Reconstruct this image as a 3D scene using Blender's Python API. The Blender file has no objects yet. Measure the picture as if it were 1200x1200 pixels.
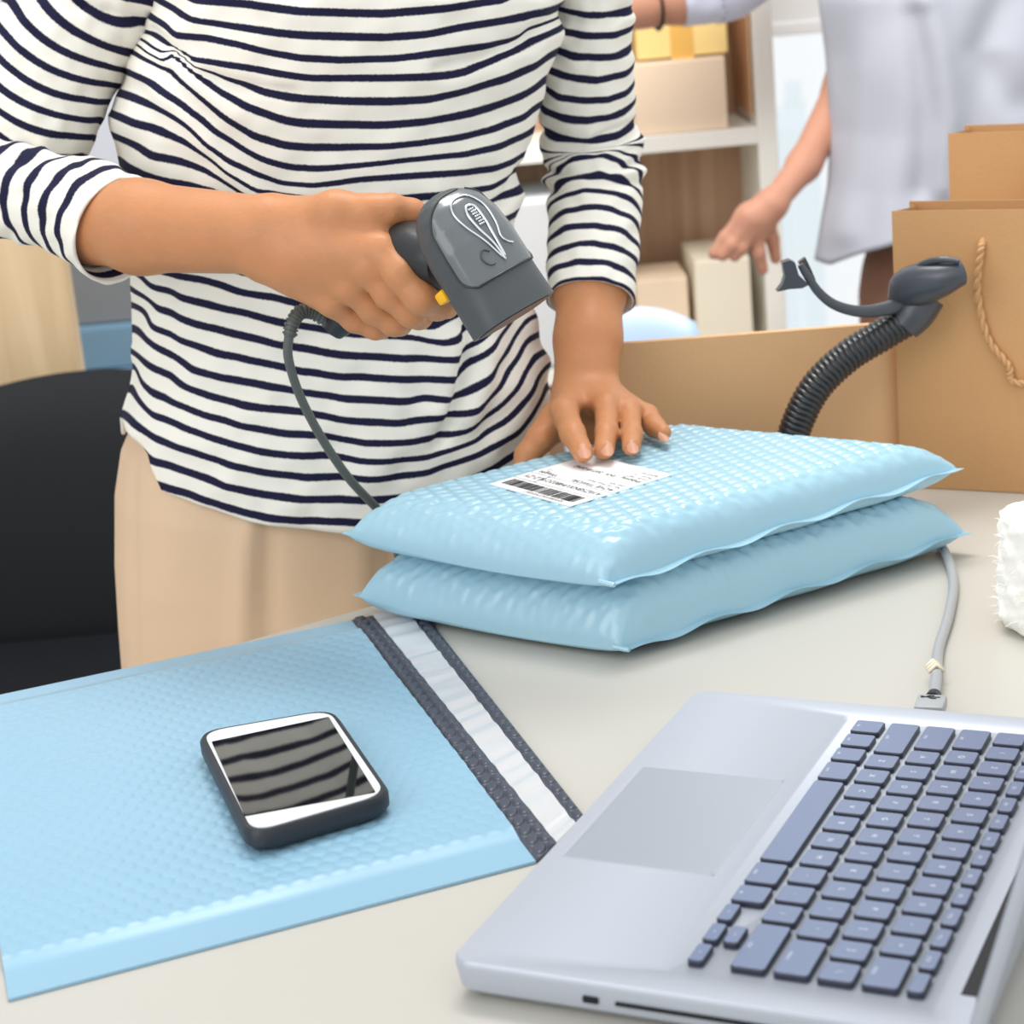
import bpy, math, random
import numpy as np
from mathutils import Matrix, Vector
random.seed(3); rng = np.random.default_rng(3)
C = bpy.context.scene.collection
SC = bpy.context.scene

# ------------------------------------------------------------------ camera, sky, lights, exposure
F = 2400.0
PITCH, ROLL = 0.28590882, -0.08872407
CAM_Z = 1.20951588
cp, sp, cr, sr = math.cos(PITCH), math.sin(PITCH), math.cos(ROLL), math.sin(ROLL)
camd = bpy.data.cameras.new('camera'); cam = bpy.data.objects.new('camera', camd); C.objects.link(cam)
fw = Vector((0, cp, -sp)); upv = Vector((0, sp, cp)); ex = Vector((1, 0, 0))
cright = cr * ex + sr * upv; cup = -sr * ex + cr * upv
R = Matrix((cright, cup, -fw)).transposed()
cam.matrix_world = Matrix.Translation((0, 0, CAM_Z)) @ R.to_4x4()
camd.sensor_width = 36; camd.sensor_height = 36; camd.lens = F / 1200 * 36
camd.clip_start = 0.05; camd.clip_end = 300
camd.dof.use_dof = True; camd.dof.focus_distance = 1.21; camd.dof.aperture_fstop = 12.0
SC.camera = cam
SC.view_settings.view_transform = 'Standard'; SC.view_settings.look = 'None'
SC.view_settings.exposure = 0.0; SC.view_settings.gamma = 1.0
SC.view_settings.use_curve_mapping = False
wd = bpy.data.worlds.new('sky'); SC.world = wd; wd.use_nodes = True
bg = wd.node_tree.nodes['Background']; bg.inputs[0].default_value = (0.93, 0.97, 1.0, 1); bg.inputs[1].default_value = 1.08
def area(name, loc, target, size, power, col=(1, 1, 1)):
    l = bpy.data.lights.new(name, 'AREA'); l.energy = power; l.size = size; l.color = col
    o = bpy.data.objects.new(name, l); C.objects.link(o); o.location = loc
    o.rotation_euler = (Vector(target) - Vector(loc)).to_track_quat('-Z', 'Y').to_euler()
    return o
area('shelf_fill_light', (0.05, 1.75, 2.4), (0.15, 2.8, 0.85), 0.9, 36, (1, 0.98, 0.95))  # unseen fill lamp, added to brighten the shelf area
area('left_fill_light', (-1.5, -0.3, 1.9), (0.0, 1.6, 0.9), 1.5, 17, (1, 0.98, 0.95))  # unseen fill lamp, added to light the fronts from the left

# ------------------------------------------------------------------ geometry helpers
def ray(x, y):
    a = (x - 600) / F; b = (600 - y) / F
    rt = cr * a - sr * b; up = sr * a + cr * b
    return np.array([rt, cp + up * sp, -sp + up * cp])
def PY(x, y, Y):            # point on a sight line at depth Y
    d = ray(x, y); return np.array([0, 0, CAM_Z]) + d * (Y / d[1])
def PZ(x, y, z):            # point on a sight line at height z
    d = ray(x, y); return np.array([0, 0, CAM_Z]) + d * ((z - CAM_Z) / d[2])
def proj(V):
    V = np.asarray(V); Z = V[..., 2] - CAM_Z
    f = V[..., 1] * cp - Z * sp; u = V[..., 1] * sp + Z * cp; r = V[..., 0]
    return 600 + F * (cr * r + sr * u) / f, 600 - F * (-sr * r + cr * u) / f
def m_px(p, px):            # metres of px pixels at point p
    return px * (p[1] * cp - (p[2] - CAM_Z) * sp) / F

def mesh(name, V, faces, mat=None, parent=None, smooth=True, attrs=None, sharp=None):
    me = bpy.data.meshes.new(name)
    me.from_pydata([tuple(map(float, v)) for v in V], [], [tuple(map(int, f)) for f in faces])
    if attrs:
        for k, a in attrs.items():
            at = me.attributes.new(k, 'FLOAT', 'POINT'); at.data.foreach_set('value', np.asarray(a, np.float32).ravel())
    me.update()
    if smooth: me.polygons.foreach_set('use_smooth', [True] * len(me.polygons))
    if sharp is not None and smooth: me.set_sharp_from_angle(angle=math.radians(sharp))
    o = bpy.data.objects.new(name, me); C.objects.link(o)
    if mat: me.materials.append(mat)
    if parent: adopt(o, parent)
    return o
def adopt(o, parent):
    o.parent = parent
    o.matrix_parent_inverse = mat_of(parent).inverted()
def mat_of(o):
    m = o.matrix_basis.copy()
    if o.parent: m = mat_of(o.parent) @ o.matrix_parent_inverse @ m
    return m
def tag(o, label=None, cat=None, group=None, kind=None):
    if label: o['label'] = label
    if cat: o['category'] = cat
    if group: o['group'] = group
    if kind: o['kind'] = kind
    return o
def empty(name, loc, label, cat, group=None):
    o = bpy.data.objects.new(name, None); C.objects.link(o); o.location = tuple(map(float, loc)); o.empty_display_size = .05
    return tag(o, label, cat, group)
class MB:                   # collects pieces of one part
    def __init__(s): s.V = []; s.F = []; s.n = 0
    def add(s, V, Fc):
        V = np.asarray(V, float).reshape(-1, 3); s.V.append(V); s.F += [tuple(int(i) + s.n for i in f) for f in Fc]; s.n += len(V); return s
    def build(s, name, mat, parent=None, smooth=False, sharp=None):
        return mesh(name, np.concatenate(s.V), s.F, mat, parent, smooth, None, sharp)
def rbox(c, size, bev=.002, ax=None, seg=2):
    """box with rounded edges: centre, size, optional 3 axes rows"""
    import bmesh
    bm = bmesh.new(); bmesh.ops.create_cube(bm, size=1)
    for v in bm.verts: v.co = Vector((v.co.x * size[0], v.co.y * size[1], v.co.z * size[2]))
    if bev > 0: bmesh.ops.bevel(bm, geom=bm.edges[:], offset=min(bev, min(size) * .45), segments=seg, affect='EDGES', profile=.5)
    bm.verts.index_update()
    V = np.array([v.co[:] for v in bm.verts]); Fc = [[v.index for v in f.verts] for f in bm.faces]; bm.free()
    if ax is not None: V = V @ np.array(ax)
    return V + np.array(c), Fc
def rot_z(a):
    c, s = math.cos(a), math.sin(a); return np.array([[c, s, 0], [-s, c, 0], [0, 0, 1.]])
def catmull(P, n):
    P = np.asarray(P, float); m = len(P); t = np.linspace(0, m - 1, n); i = np.clip(t.astype(int), 0, m - 2); u = (t - i)[:, None]
    Q = np.concatenate([[2 * P[0] - P[1]], P, [2 * P[-1] - P[-2]]])
    a, b, c, d = Q[i], Q[i + 1], Q[i + 2], Q[i + 3]
    return .5 * (2 * b + (c - a) * u + (2 * a - 5 * b + 4 * c - d) * u ** 2 + (3 * b - a - 3 * c + d) * u ** 3)
def grid_faces(nu, nv, closed):
    Fc = []
    for i in range(nu - 1):
        for j in range(nv if closed else nv - 1):
            k = (j + 1) % nv; Fc.append((i * nv + j, i * nv + k, (i + 1) * nv + k, (i + 1) * nv + j))
    return Fc
def frames(Pts):
    T = np.gradient(Pts, axis=0); T /= np.linalg.norm(T, axis=1)[:, None]
    ref = np.array([0, 1., 0]) if abs(T[0, 1]) < .9 else np.array([1., 0, 0])
    N = []; n = ref - T[0] * (ref @ T[0]); n /= np.linalg.norm(n)
    for t in T:
        n = n - t * (n @ t); n /= np.linalg.norm(n); N.append(n)
    N = np.array(N); B = np.cross(T, N); return T, N, B
def tube(Pts, rad, ns=12, caps=True, rb=None):
    """tube along points; rad = scalar or per point, rb = second radius"""
    Pts = np.asarray(Pts, float); n = len(Pts); rad = np.broadcast_to(np.asarray(rad, float), (n,)); rb = rad if rb is None else np.broadcast_to(np.asarray(rb, float), (n,))
    T, N, B = frames(Pts); a = np.linspace(0, 2 * np.pi, ns, endpoint=False)
    V = Pts[:, None] + rad[:, None, None] * np.cos(a)[None, :, None] * N[:, None] + rb[:, None, None] * np.sin(a)[None, :, None] * B[:, None]
    Fc = grid_faces(n, ns, True); V = V.reshape(-1, 3)
    if caps: Fc += [tuple(range(ns - 1, -1, -1)), tuple((n - 1) * ns + i for i in range(ns))]
    return V, Fc
def lathe(c, prof, ns=32):
    a = np.linspace(0, 2 * np.pi, ns, endpoint=False); V = []
    for r, z in prof: V.append(np.stack([c[0] + r * np.cos(a), c[1] + r * np.sin(a), np.full(ns, c[2] + z)], 1))
    V = np.concatenate(V); return V, grid_faces(len(prof), ns, True) + [tuple(range(ns - 1, -1, -1)), tuple((len(prof) - 1) * ns + i for i in range(ns))]
def prism(poly, z0, z1):
    n = len(poly); V = [(p[0], p[1], z0) for p in poly] + [(p[0], p[1], z1) for p in poly]
    return V, [tuple(range(n - 1, -1, -1)), tuple(range(n, 2 * n))] + [(i, (i + 1) % n, n + (i + 1) % n, n + i) for i in range(n)]
def noise2(x, y, s=0):      # cheap smooth noise -1..1
    return (np.sin(1.7 * x + 2.3 * y + s) + np.sin(-2.1 * x + 1.3 * y + 1.7 * s + 1) + np.sin(3.1 * x + .7 * y + 2.9 * s + 2) * .6 + np.sin(.9 * x - 3.7 * y + s * .7) * .6) / 3.2
# ---- distance field figures: smooth blends of tapered capsules, meshed with surface nets
def cap_d(X, a, ra, b, rb):
    a, b = np.asarray(a, float), np.asarray(b, float); ab = b - a; h = np.clip(((X - a) @ ab) / max(ab @ ab, 1e-12), 0, 1)
    return np.linalg.norm(X - a - h[..., None] * ab, axis=-1) - (ra + (rb - ra) * h)
def smin(a, b, k):
    h = np.clip(.5 + .5 * (b - a) / k, 0, 1); return b + (a - b) * h - k * h * (1 - h)
def chain(P, r): return [(P[i], r[i], P[i + 1], r[i + 1]) for i in range(len(P) - 1)]
def sdf_mesh(core, kcore, fingers, kf, res):
    """core: capsules blended with kcore; fingers: lists of capsules, hard against each other, blended to the core with kf"""
    allc = list(core) + [c for f in fingers for c in f]
    lo = np.min([np.minimum(np.array(c[0]) - c[1], np.array(c[2]) - c[3]) for c in allc], 0) - 4 * res
    hi = np.max([np.maximum(np.array(c[0]) + c[1], np.array(c[2]) + c[3]) for c in allc], 0) + 4 * res
    n = np.ceil((hi - lo) / res).astype(int) + 1; BIG = .03
    ax = [lo[i] + res * np.arange(n[i]) for i in range(3)]
    def stamp(Fd, c, k):
        m = k + .012
        l = np.minimum(np.array(c[0]) - c[1], np.array(c[2]) - c[3]) - m; h = np.maximum(np.array(c[0]) + c[1], np.array(c[2]) + c[3]) + m
        i0 = np.clip(np.floor((l - lo) / res).astype(int), 0, n); i1 = np.clip(np.ceil((h - lo) / res).astype(int) + 1, 0, n)
        s = tuple(slice(i0[i], i1[i]) for i in range(3))
        X = np.stack(np.meshgrid(*[ax[i][s[i]] for i in range(3)], indexing='ij'), -1)
        Fd[s] = smin(Fd[s], cap_d(X, *c), k)
    A = np.full(n, BIG)
    for c in core: stamp(A, c, kcore)
    if fingers:
        B = np.full(n, BIG)
        for f in fingers:
            G = np.full(n, BIG)
            for c in f: stamp(G, c, .004)
            B = smin(B, G, .0016)
        A = smin(A, B, kf)
    ins = A < 0
    S = np.zeros(np.array(n) - 1, int)
    cor = [(i, j, k) for i in (0, 1) for j in (0, 1) for k in (0, 1)]
    sl = lambda c: tuple(slice(c[i], n[i] - 1 + c[i]) for i in range(3))
    for c in cor: S += ins[sl(c)]
    act = np.argwhere((S > 0) & (S < 8)); idx = -np.ones(S.shape, int); idx[tuple(act.T)] = np.arange(len(act))
    acc = np.zeros((len(act), 3)); cnt = np.zeros(len(act))
    for c in cor:
        for d in range(3):
            if c[d]: continue
            e = list(c); e[d] = 1; v0 = A[tuple((act + c).T)]; v1 = A[tuple((act + e).T)]
            m = (v0 < 0) != (v1 < 0); t = v0[m] / (v0[m] - v1[m]); p = np.tile(np.array(c, float), (m.sum(), 1)); p[:, d] = t
            acc[m] += p; cnt[m] += 1
    V = lo + res * (act + acc / cnt[:, None]); Fc = []
    for d in range(3):
        a, b = (d + 1) % 3, (d + 2) % 3
        s0 = [slice(None)] * 3; s1 = [slice(None)] * 3; s0[d] = slice(0, -1); s1[d] = slice(1, None)
        f0, f1 = ins[tuple(s0)], ins[tuple(s1)]
        for flip, M in ((False, f0 & ~f1), (True, ~f0 & f1)):
            E = np.argwhere(M); E = E[(E[:, a] > 0) & (E[:, b] > 0) & (E[:, a] < n[a] - 1) & (E[:, b] < n[b] - 1)]
            if not len(E): continue
            q = []
            for da, db in ((-1, -1), (0, -1), (0, 0), (-1, 0)):
                t = E.copy(); t[:, a] += da; t[:, b] += db; q.append(idx[tuple(t.T)])
            q = np.stack(q, 1); Fc.append(q[:, ::-1] if flip else q)
    return V, np.concatenate(Fc)
def join_parts(parts):
    V = []; Fc = []; n = 0
    for v, f in parts: V.append(np.asarray(v)); Fc += [tuple(int(i) + n for i in q) for q in f]; n += len(v)
    return np.concatenate(V), Fc
def text_geo(body, size):
    cu = bpy.data.curves.new('t', 'FONT'); cu.body = body; cu.size = size; cu.resolution_u = 2
    ob = bpy.data.objects.new('t', cu); me = bpy.data.meshes.new_from_object(ob)
    V = np.array([v.co[:] for v in me.vertices]).reshape(-1, 3); Fc = [tuple(p.vertices) for p in me.polygons]
    bpy.data.objects.remove(ob); bpy.data.curves.remove(cu); bpy.data.meshes.remove(me)
    return V, Fc

# ------------------------------------------------------------------ materials
def s2l(c): return tuple(((v / 255) / 12.92 if v / 255 <= .04045 else ((v / 255 + .055) / 1.055) ** 2.4) for v in c)
def mat(name, rgb, rough=.5, metal=0, bump=0, bscale=200, var=0, vscale=8, coat=0, sss=0, spec=.5, emis=0):
    m = bpy.data.materials.new(name); m.use_nodes = True; nt = m.node_tree; b = nt.nodes['Principled BSDF']
    b.inputs['Base Color'].default_value = (*s2l(rgb), 1); b.inputs['Roughness'].default_value = rough; b.inputs['Metallic'].default_value = metal
    b.inputs['Coat Weight'].default_value = coat; b.inputs['Specular IOR Level'].default_value = spec
    if sss: b.inputs['Subsurface Weight'].default_value = sss; b.inputs['Subsurface Radius'].default_value = (.006, .003, .002); b.inputs['Subsurface Scale'].default_value = 1
    tc = nt.nodes.new('ShaderNodeTexCoord')
    if bump:
        n = nt.nodes.new('ShaderNodeTexNoise'); n.inputs['Scale'].default_value = bscale; n.inputs['Detail'].default_value = 3
        bp = nt.nodes.new('ShaderNodeBump'); bp.inputs['Strength'].default_value = bump; bp.inputs['Distance'].default_value = .001
        nt.links.new(tc.outputs['Object'], n.inputs['Vector']); nt.links.new(n.outputs[0], bp.inputs['Height']); nt.links.new(bp.outputs[0], b.inputs['Normal'])
    if var:
        n = nt.nodes.new('ShaderNodeTexNoise'); n.inputs['Scale'].default_value = vscale; n.inputs['Detail'].default_value = 4
        r = nt.nodes.new('ShaderNodeMix'); r.data_type = 'RGBA'
        c = np.array(s2l(rgb)); r.inputs['A'].default_value = (*np.clip(c * (1 - var), 0, 1), 1); r.inputs['B'].default_value = (*np.clip(c * (1 + var) * (np.array([1.03, .93, .90]) if sss else 1), 0, 1), 1)
        nt.links.new(tc.outputs['Object'], n.inputs['Vector']); nt.links.new(n.outputs[0], r.inputs['Factor']); nt.links.new(r.outputs['Result'], b.inputs['Base Color'])
    return m
def wood(name, c0, c1, scale=(30, 30, 1.5), rough=.5):
    m = mat(name, c0, rough); nt = m.node_tree; b = nt.nodes['Principled BSDF']
    tc = nt.nodes['Texture Coordinate']; mp = nt.nodes.new('ShaderNodeMapping'); mp.inputs['Scale'].default_value = scale
    n = nt.nodes.new('ShaderNodeTexNoise'); n.inputs['Scale'].default_value = 1; n.inputs['Detail'].default_value = 5; n.inputs['Distortion'].default_value = .6
    r = nt.nodes.new('ShaderNodeValToRGB'); r.color_ramp.elements[0].color = (*s2l(c0), 1); r.color_ramp.elements[1].color = (*s2l(c1), 1)
    r.color_ramp.elements[0].position = .35; r.color_ramp.elements[1].position = .65
    nt.links.new(tc.outputs['Object'], mp.inputs['Vector']); nt.links.new(mp.outputs[0], n.inputs['Vector']); nt.links.new(n.outputs[0], r.inputs[0]); nt.links.new(r.outputs[0], b.inputs['Base Color'])
    return m
def striped(name, c0, c1, width=.36):
    m = mat(name, c0, .85, spec=.2); nt = m.node_tree; b = nt.nodes['Principled BSDF']
    at = nt.nodes.new('ShaderNodeAttribute'); at.attribute_name = 'stripe'
    tc = nt.nodes['Texture Coordinate']
    nz = nt.nodes.new('ShaderNodeTexNoise'); nz.inputs['Scale'].default_value = 900; nt.links.new(tc.outputs['Object'], nz.inputs['Vector'])
    def math_(op, a, bb):
        n = nt.nodes.new('ShaderNodeMath'); n.operation = op
        for i, v in enumerate((a, bb)):
            if isinstance(v, (int, float)): n.inputs[i].default_value = v
            elif v is not None: nt.links.new(v, n.inputs[i])
        return n.outputs[0]
    jit = math_('MULTIPLY', math_('SUBTRACT', nz.outputs[0], .5), .08)
    s = math_('ADD', math_('ADD', at.outputs['Fac'], jit), 100.5)
    f = math_('ABSOLUTE', math_('SUBTRACT', math_('FRACT', s, None), .5), None)
    mr = nt.nodes.new('ShaderNodeMapRange'); mr.inputs['From Min'].default_value = width / 2 - .025; mr.inputs['From Max'].default_value = width / 2 + .025
    nt.links.new(f, mr.inputs['Value'])
    mx = nt.nodes.new('ShaderNodeMix'); mx.data_type = 'RGBA'; mx.inputs['A'].default_value = (*s2l(c1), 1); mx.inputs['B'].default_value = (*s2l(c0), 1)
    nt.links.new(mr.outputs[0], mx.inputs['Factor']); nt.links.new(mx.outputs['Result'], b.inputs['Base Color'])
    bp = nt.nodes.new('ShaderNodeBump'); bp.inputs['Strength'].default_value = .25; bp.inputs['Distance'].default_value = .0006
    nt.links.new(nz.outputs[0], bp.inputs['Height']); nt.links.new(bp.outputs[0], b.inputs['Normal'])
    return m
M = dict(
    table=mat('table_laminate', (192, 188, 179), .38, var=.03, vscale=3),
    edge=mat('table_edge', (225, 218, 205), .5),
    kraft=mat('kraft_paper', (202, 155, 105), .8, bump=.25, bscale=350, var=.06, vscale=6),
    kraft_in=mat('kraft_inside', (190, 140, 95), .85, bump=.2, bscale=350),
    rope=mat('paper_rope', (206, 160, 112), .9, bump=.5, bscale=600),
    mailer=mat('blue_poly', (141, 181, 203), .30, spec=.5, var=.015, vscale=12),
    mailer2=mat('blue_poly_stacked', (160, 199, 215), .24, spec=.6, var=.015, vscale=12),
    flap=mat('dark_grey_poly', (66, 71, 84), .36),
    peel=mat('silver_peel_strip', (222, 222, 224), .2, metal=.25),
    paper=mat('label_paper', (250, 250, 250), .6),
    ink=mat('black_ink', (25, 25, 28), .6),
    alu=mat('laptop_silver', (178, 184, 194), .38, metal=.25),
    alu_pad=mat('trackpad_silver', (166, 172, 181), .33, metal=.25),
    key=mat('key_top_reflection', (104, 120, 152), .28, spec=.8),  # caps are black; bluish sky reflection is painted into the top colour
    key_side=mat('key_side_black', (40, 44, 62), .4),
    legend=mat('key_legend', (225, 230, 240), .6),
    groove=mat('trackpad_seam', (172, 177, 188), .5),
    black=mat('black_plastic', (18, 20, 25), .5, bump=.1, bscale=500, spec=.3),
    case=mat('phone_case_rubber', (38, 41, 48), .5),
    white=mat('white_plastic', (216, 217, 218), .35),
    screen=mat('phone_screen_glass', (6, 6, 7), .03, spec=.9, coat=1),
    gun=mat('scanner_grey', (72, 76, 79), .42, bump=.08, bscale=900),
    gun_lt=mat('scanner_panel', (98, 103, 105), .24, coat=.4),
    gun_dk=mat('scanner_dark', (40, 42, 44), .35),
    chrome=mat('chrome_trim', (225, 228, 232), .15, metal=.9),
    yellow=mat('yellow_trigger', (250, 185, 20), .4),
    cable=mat('scanner_cable', (88, 92, 88), .45),
    usb=mat('usb_cable', (165, 168, 170), .4),
    tie=mat('twist_tie', (236, 224, 200), .6),
    neck=mat('gooseneck_black', (26, 27, 31), .28, spec=.7),
    stand=mat('stand_plastic', (62, 66, 74), .3, spec=.6),
    skin=mat('skin', (194, 137, 94), .45, bump=.45, bscale=200, var=.10, vscale=55, sss=.25, spec=.35),
    skin2=mat('skin_rosy', (190, 138, 114), .55, sss=.2, spec=.3),
    nail=mat('fingernail', (206, 150, 122), .4),
    hair=mat('dark_hair', (30, 24, 20), .5),
    shirt=striped('breton_stripe_jersey', (243, 239, 228), (30, 30, 58)),
    pants=mat('beige_cotton', (220, 190, 158), .8, bump=.2, bscale=700, var=.02, vscale=4),
    seam=mat('beige_piping', (245, 222, 195), .7),
    wshirt=mat('white_cotton', (182, 184, 194), .85, bump=.15, bscale=500),
    lace=mat('lavender_grey_cotton', (205, 208, 225), .85, var=.12, vscale=60),
    navy=mat('navy_print', (84, 84, 120), .8),
    brown=mat('brown_trousers', (140, 98, 76), .8),
    shoe=mat('dark_shoe', (40, 36, 34), .5),
    wall=mat('wall_paint', (204, 207, 213), .8),
    floor=wood('floor_wood', (200, 190, 176), (215, 206, 192), (2, 20, 20), .4),
    cream=mat('cream_laminate', (246, 243, 234), .45),
    brownwood=wood('brown_woodgrain', (186, 148, 118), (206, 170, 140), (60, 60, 2.5)),
    sidewood=mat('shelf_inner_side', (205, 160, 120), .6),
    oak=wood('light_oak', (196, 168, 130), (214, 188, 150), (26, 26, 2)),
    carton=mat('pale_carton', (240, 216, 188), .75, var=.03),
    carton2=mat('white_carton', (243, 232, 210), .75, var=.03),
    yellowbox=mat('yellow_carton', (246, 214, 140), .7, var=.05, vscale=20),
    tape=mat('packing_tape', (232, 180, 90), .35),
    bluebox=mat('blue_grey_board', (112, 146, 170), .7, var=.05),
    greybox=mat('grey_board', (124, 127, 130), .7),
    drawer=mat('white_drawer', (228, 232, 236), .5),
    palechair=mat('pale_blue_plastic', (176, 198, 222), .35),
    fluff=mat('white_fluff', (248, 246, 240), .9, bump=.6, bscale=160),
    tower=mat('hazed_facade', (238, 246, 248), .7),  # near white: bright outdoor haze is painted into the facade colour
    blind=mat('roller_blind', (236, 236, 234), .8),
    alu_frame=mat('window_frame_white', (240, 240, 240), .4),
)
def glass_mat():
    m = bpy.data.materials.new('window_glass'); m.use_nodes = True; nt = m.node_tree; nt.nodes.clear()
    o = nt.nodes.new('ShaderNodeOutputMaterial'); t = nt.nodes.new('ShaderNodeBsdfTransparent'); g = nt.nodes.new('ShaderNodeBsdfGlossy'); g.inputs['Roughness'].default_value = .02
    x = nt.nodes.new('ShaderNodeMixShader'); x.inputs[0].default_value = .05
    nt.links.new(t.outputs[0], x.inputs[1]); nt.links.new(g.outputs[0], x.inputs[2]); nt.links.new(x.outputs[0], o.inputs[0]); return m
M['glass'] = glass_mat()
TZ = .75

# ------------------------------------------------------------------ the setting
def structure(name, b, m): return tag(b.build(name, M[m]), kind='structure')
structure('floor', MB().add(*rbox((0, 1.5, -.02), (5.2, 4.6, .04), 0)), 'floor')
WY = 3.25
structure('wall_left', MB().add(*rbox((-1.75, 1.9, 1.3), (.08, 2.78, 2.6), 0)), 'wall')
b = MB()
b.add(*rbox((-.705, WY, 1.3), (2.17, .08, 2.6), 0)); b.add(*rbox((1.49, WY, .1), (2.22, .08, .2), 0)); b.add(*rbox((1.49, WY, 2.45), (2.22, .08, .3), 0))
structure('wall_back', b, 'wall')
wn = tag(MB().add(*rbox((1.49, WY, .225), (2.2, .07, .05), .004)).add(*rbox((1.49, WY, 2.275), (2.2, .07, .05), .004)).add(*rbox((.405, WY, 1.25), (.05, .07, 2.0), .004)).add(*rbox((1.49, WY, 1.25), (.06, .07, 2.0), .004)).add(*rbox((2.57, WY, 1.25), (.05, .07, 2.0), .004)).build('window_1', M['alu_frame']), kind='structure')
for x0, x1 in ((.43, 1.46), (1.52, 2.545)):
    MB().add(*rbox(((x0 + x1) / 2, WY, 1.25), (x1 - x0, .006, 2.0), 0)).build('pane', M['glass'], wn)
# roller blind, its hem just inside the top of the picture
bz = PY(930, 33, WY - .08)[2]
rb = empty('roller_blind', (1.2, WY - .08, 2.3), 'white roller blind pulled part way down the bright window', 'blind')
MB().add(*rbox((1.2, WY - .08, (bz + 2.3) / 2), (1.55, .003, 2.3 - bz), 0)).build('blind_cloth', M['blind'], rb)
MB().add(*tube([(.42, WY - .08, 2.3), (1.98, WY - .08, 2.3)], .03)).build('roller', M['blind'], rb, True, 40)
MB().add(*rbox((1.2, WY - .08, bz), (1.55, .012, .02), .003)).build('hem_bar', M['alu_frame'], rb)
# towers outside
for i, (px, w, top, Y, lab) in enumerate(((932, 24, 120, 60, 'hazy pale blue tower block far outside the window, the tallest in view'), (912, 14, 150, 66, 'slim hazy tower block outside window, left of the tallest tower'), (952, 16, 165, 64, 'low hazy tower block outside window, right of the tallest tower'))):
    p = PY(px, top, Y); wm = m_px(p, w)
    t = empty('tower_block', (p[0], p[1], -30), lab, 'building', 'towers outside the window')
    MB().add(*rbox((p[0], p[1] + wm / 2, (p[2] - 30) / 2), (wm, wm, p[2] + 30), 0)).build('facade', M['tower'], t)
    MB().add(*rbox((p[0], p[1] + wm / 2, p[2] + .3), (wm * .7, wm * .7, .6), 0)).build('roof_plant', M['tower'], t)

# ------------------------------------------------------------------ table (L-shaped desk)
ed = np.array([.853, .522]); e0 = np.array([-.107, 1.3588])
def edge_pt(s): return e0 + ed * s
pl = [(-.75, .25), (.95, .25), (.95, 1.86), (.062, 1.86), (.062, edge_pt(.1981)[1]), tuple(edge_pt(.15)), tuple(edge_pt(-.754))]
tb = empty('desk', (.2, 1.0, 0), 'cream laminate desk under the laptop and the blue mailers', 'desk')
b = MB(); b.add(*prism(pl, TZ - .025, TZ)); b.build('desktop', M['table'], tb)
for x, y in ((-.68, .32), (.88, .32), (.88, 1.78), (.13, 1.78)):
    MB().add(*rbox((x, y, (TZ - .025) / 2), (.05, .05, TZ - .025), .004)).build('leg', M['white'], tb)

# ------------------------------------------------------------------ laptop
KX, KY, KA = .1763417738, 1.0344108030, -2.024365020
lx = np.array([math.cos(KA), math.sin(KA), 0]); ly = np.array([-math.sin(KA), math.cos(KA), 0]); LZ = .770
def K(x, y, z=LZ): return np.array([KX, KY, 0]) + lx * x / 1000 + ly * y / 1000 + np.array([0, 0, z])
LAX = np.array([lx, ly, [0, 0, 1]])
def rrect(x0, x1, y0, y1, r, n=6):
    P = []
    for cx, cy, a0 in ((x1 - r, y1 - r, 0), (x0 + r, y1 - r, 90), (x0 + r, y0 + r, 180), (x1 - r, y0 + r, 270)):
        for i in range(n + 1):
            a = math.radians(a0 + 90 * i / n); P.append((cx + r * math.cos(a), cy + r * math.sin(a)))
    return P
def kstack(levels):          # levels: (inset mm, z); ring polygons -> closed solid in laptop frame
    V = []; n = None
    for poly, z in levels:
        n = len(poly); V += [K(x, y, z) for x, y in poly]
    Fc = []
    for i in range(len(levels) - 1):
        for j in range(n): k = (j + 1) % n; Fc.append((i * n + j, i * n + k, (i + 1) * n + k, (i + 1) * n + j))
    Fc += [tuple(range(n - 1, -1, -1)), tuple((len(levels) - 1) * n + j for j in range(n))]
    return V, Fc
X0, X1, Y0, Y1 = -25, 300, -101, 128
lap = empty('laptop', K(137, 10, TZ), 'open silver laptop with dark keys at the lower right of the desk', 'laptop')
W0, W1, V0, V1 = -7, 283, -9, 112          # keyboard well
def ring_top():               # deck with a recessed keyboard well and trackpad groove
    outer = rrect(X0 + 1.2, X1 - 1.2, Y0 + 1.2, Y1 - 1.2, 9); well = rrect(W0, W1, V0, V1, 4)
    well_b = rrect(W0 + 2.2, W1 - 2.2, V0 + 2.2, V1 - 2.2, 3); n = len(outer); b = MB()
    low = rrect(X0 + 7, X1 - 7, Y0 + 7, Y1 - 7, 8); side = rrect(X0, X1, Y0, Y1, 10)
    lv = [(low, TZ + .0012), (rrect(X0 + 1.5, X1 - 1.5, Y0 + 1.5, Y1 - 1.5, 9), TZ + .006), (side, LZ - .0035), (rrect(X0 + .3, X1 - .3, Y0 + .3, Y1 - .3, 10), LZ - .001), (outer, LZ), (well, LZ), (well_b, LZ - .0016)]
    V = []
    for poly, z in lv: V += [K(x, y, z) for x, y in poly]
    Fc = [tuple(range(n - 1, -1, -1)), tuple((len(lv) - 1) * n + j for j in range(n))]
    for i in range(len(lv) - 1):
        for j in range(n): k = (j + 1) % n; Fc.append((i * n + j, i * n + k, (i + 1) * n + k, (i + 1) * n + j))
    return b.add(V, Fc)
base = ring_top().build('base', M['alu'], lap, True, 35)
pad = MB().add(*kstack([(rrect(85, 193, -91, -15, 3), LZ - .0004), (rrect(85, 193, -91, -15, 3), LZ + .0001)])).build('trackpad', M['alu_pad'], lap)
g = MB()
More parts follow.
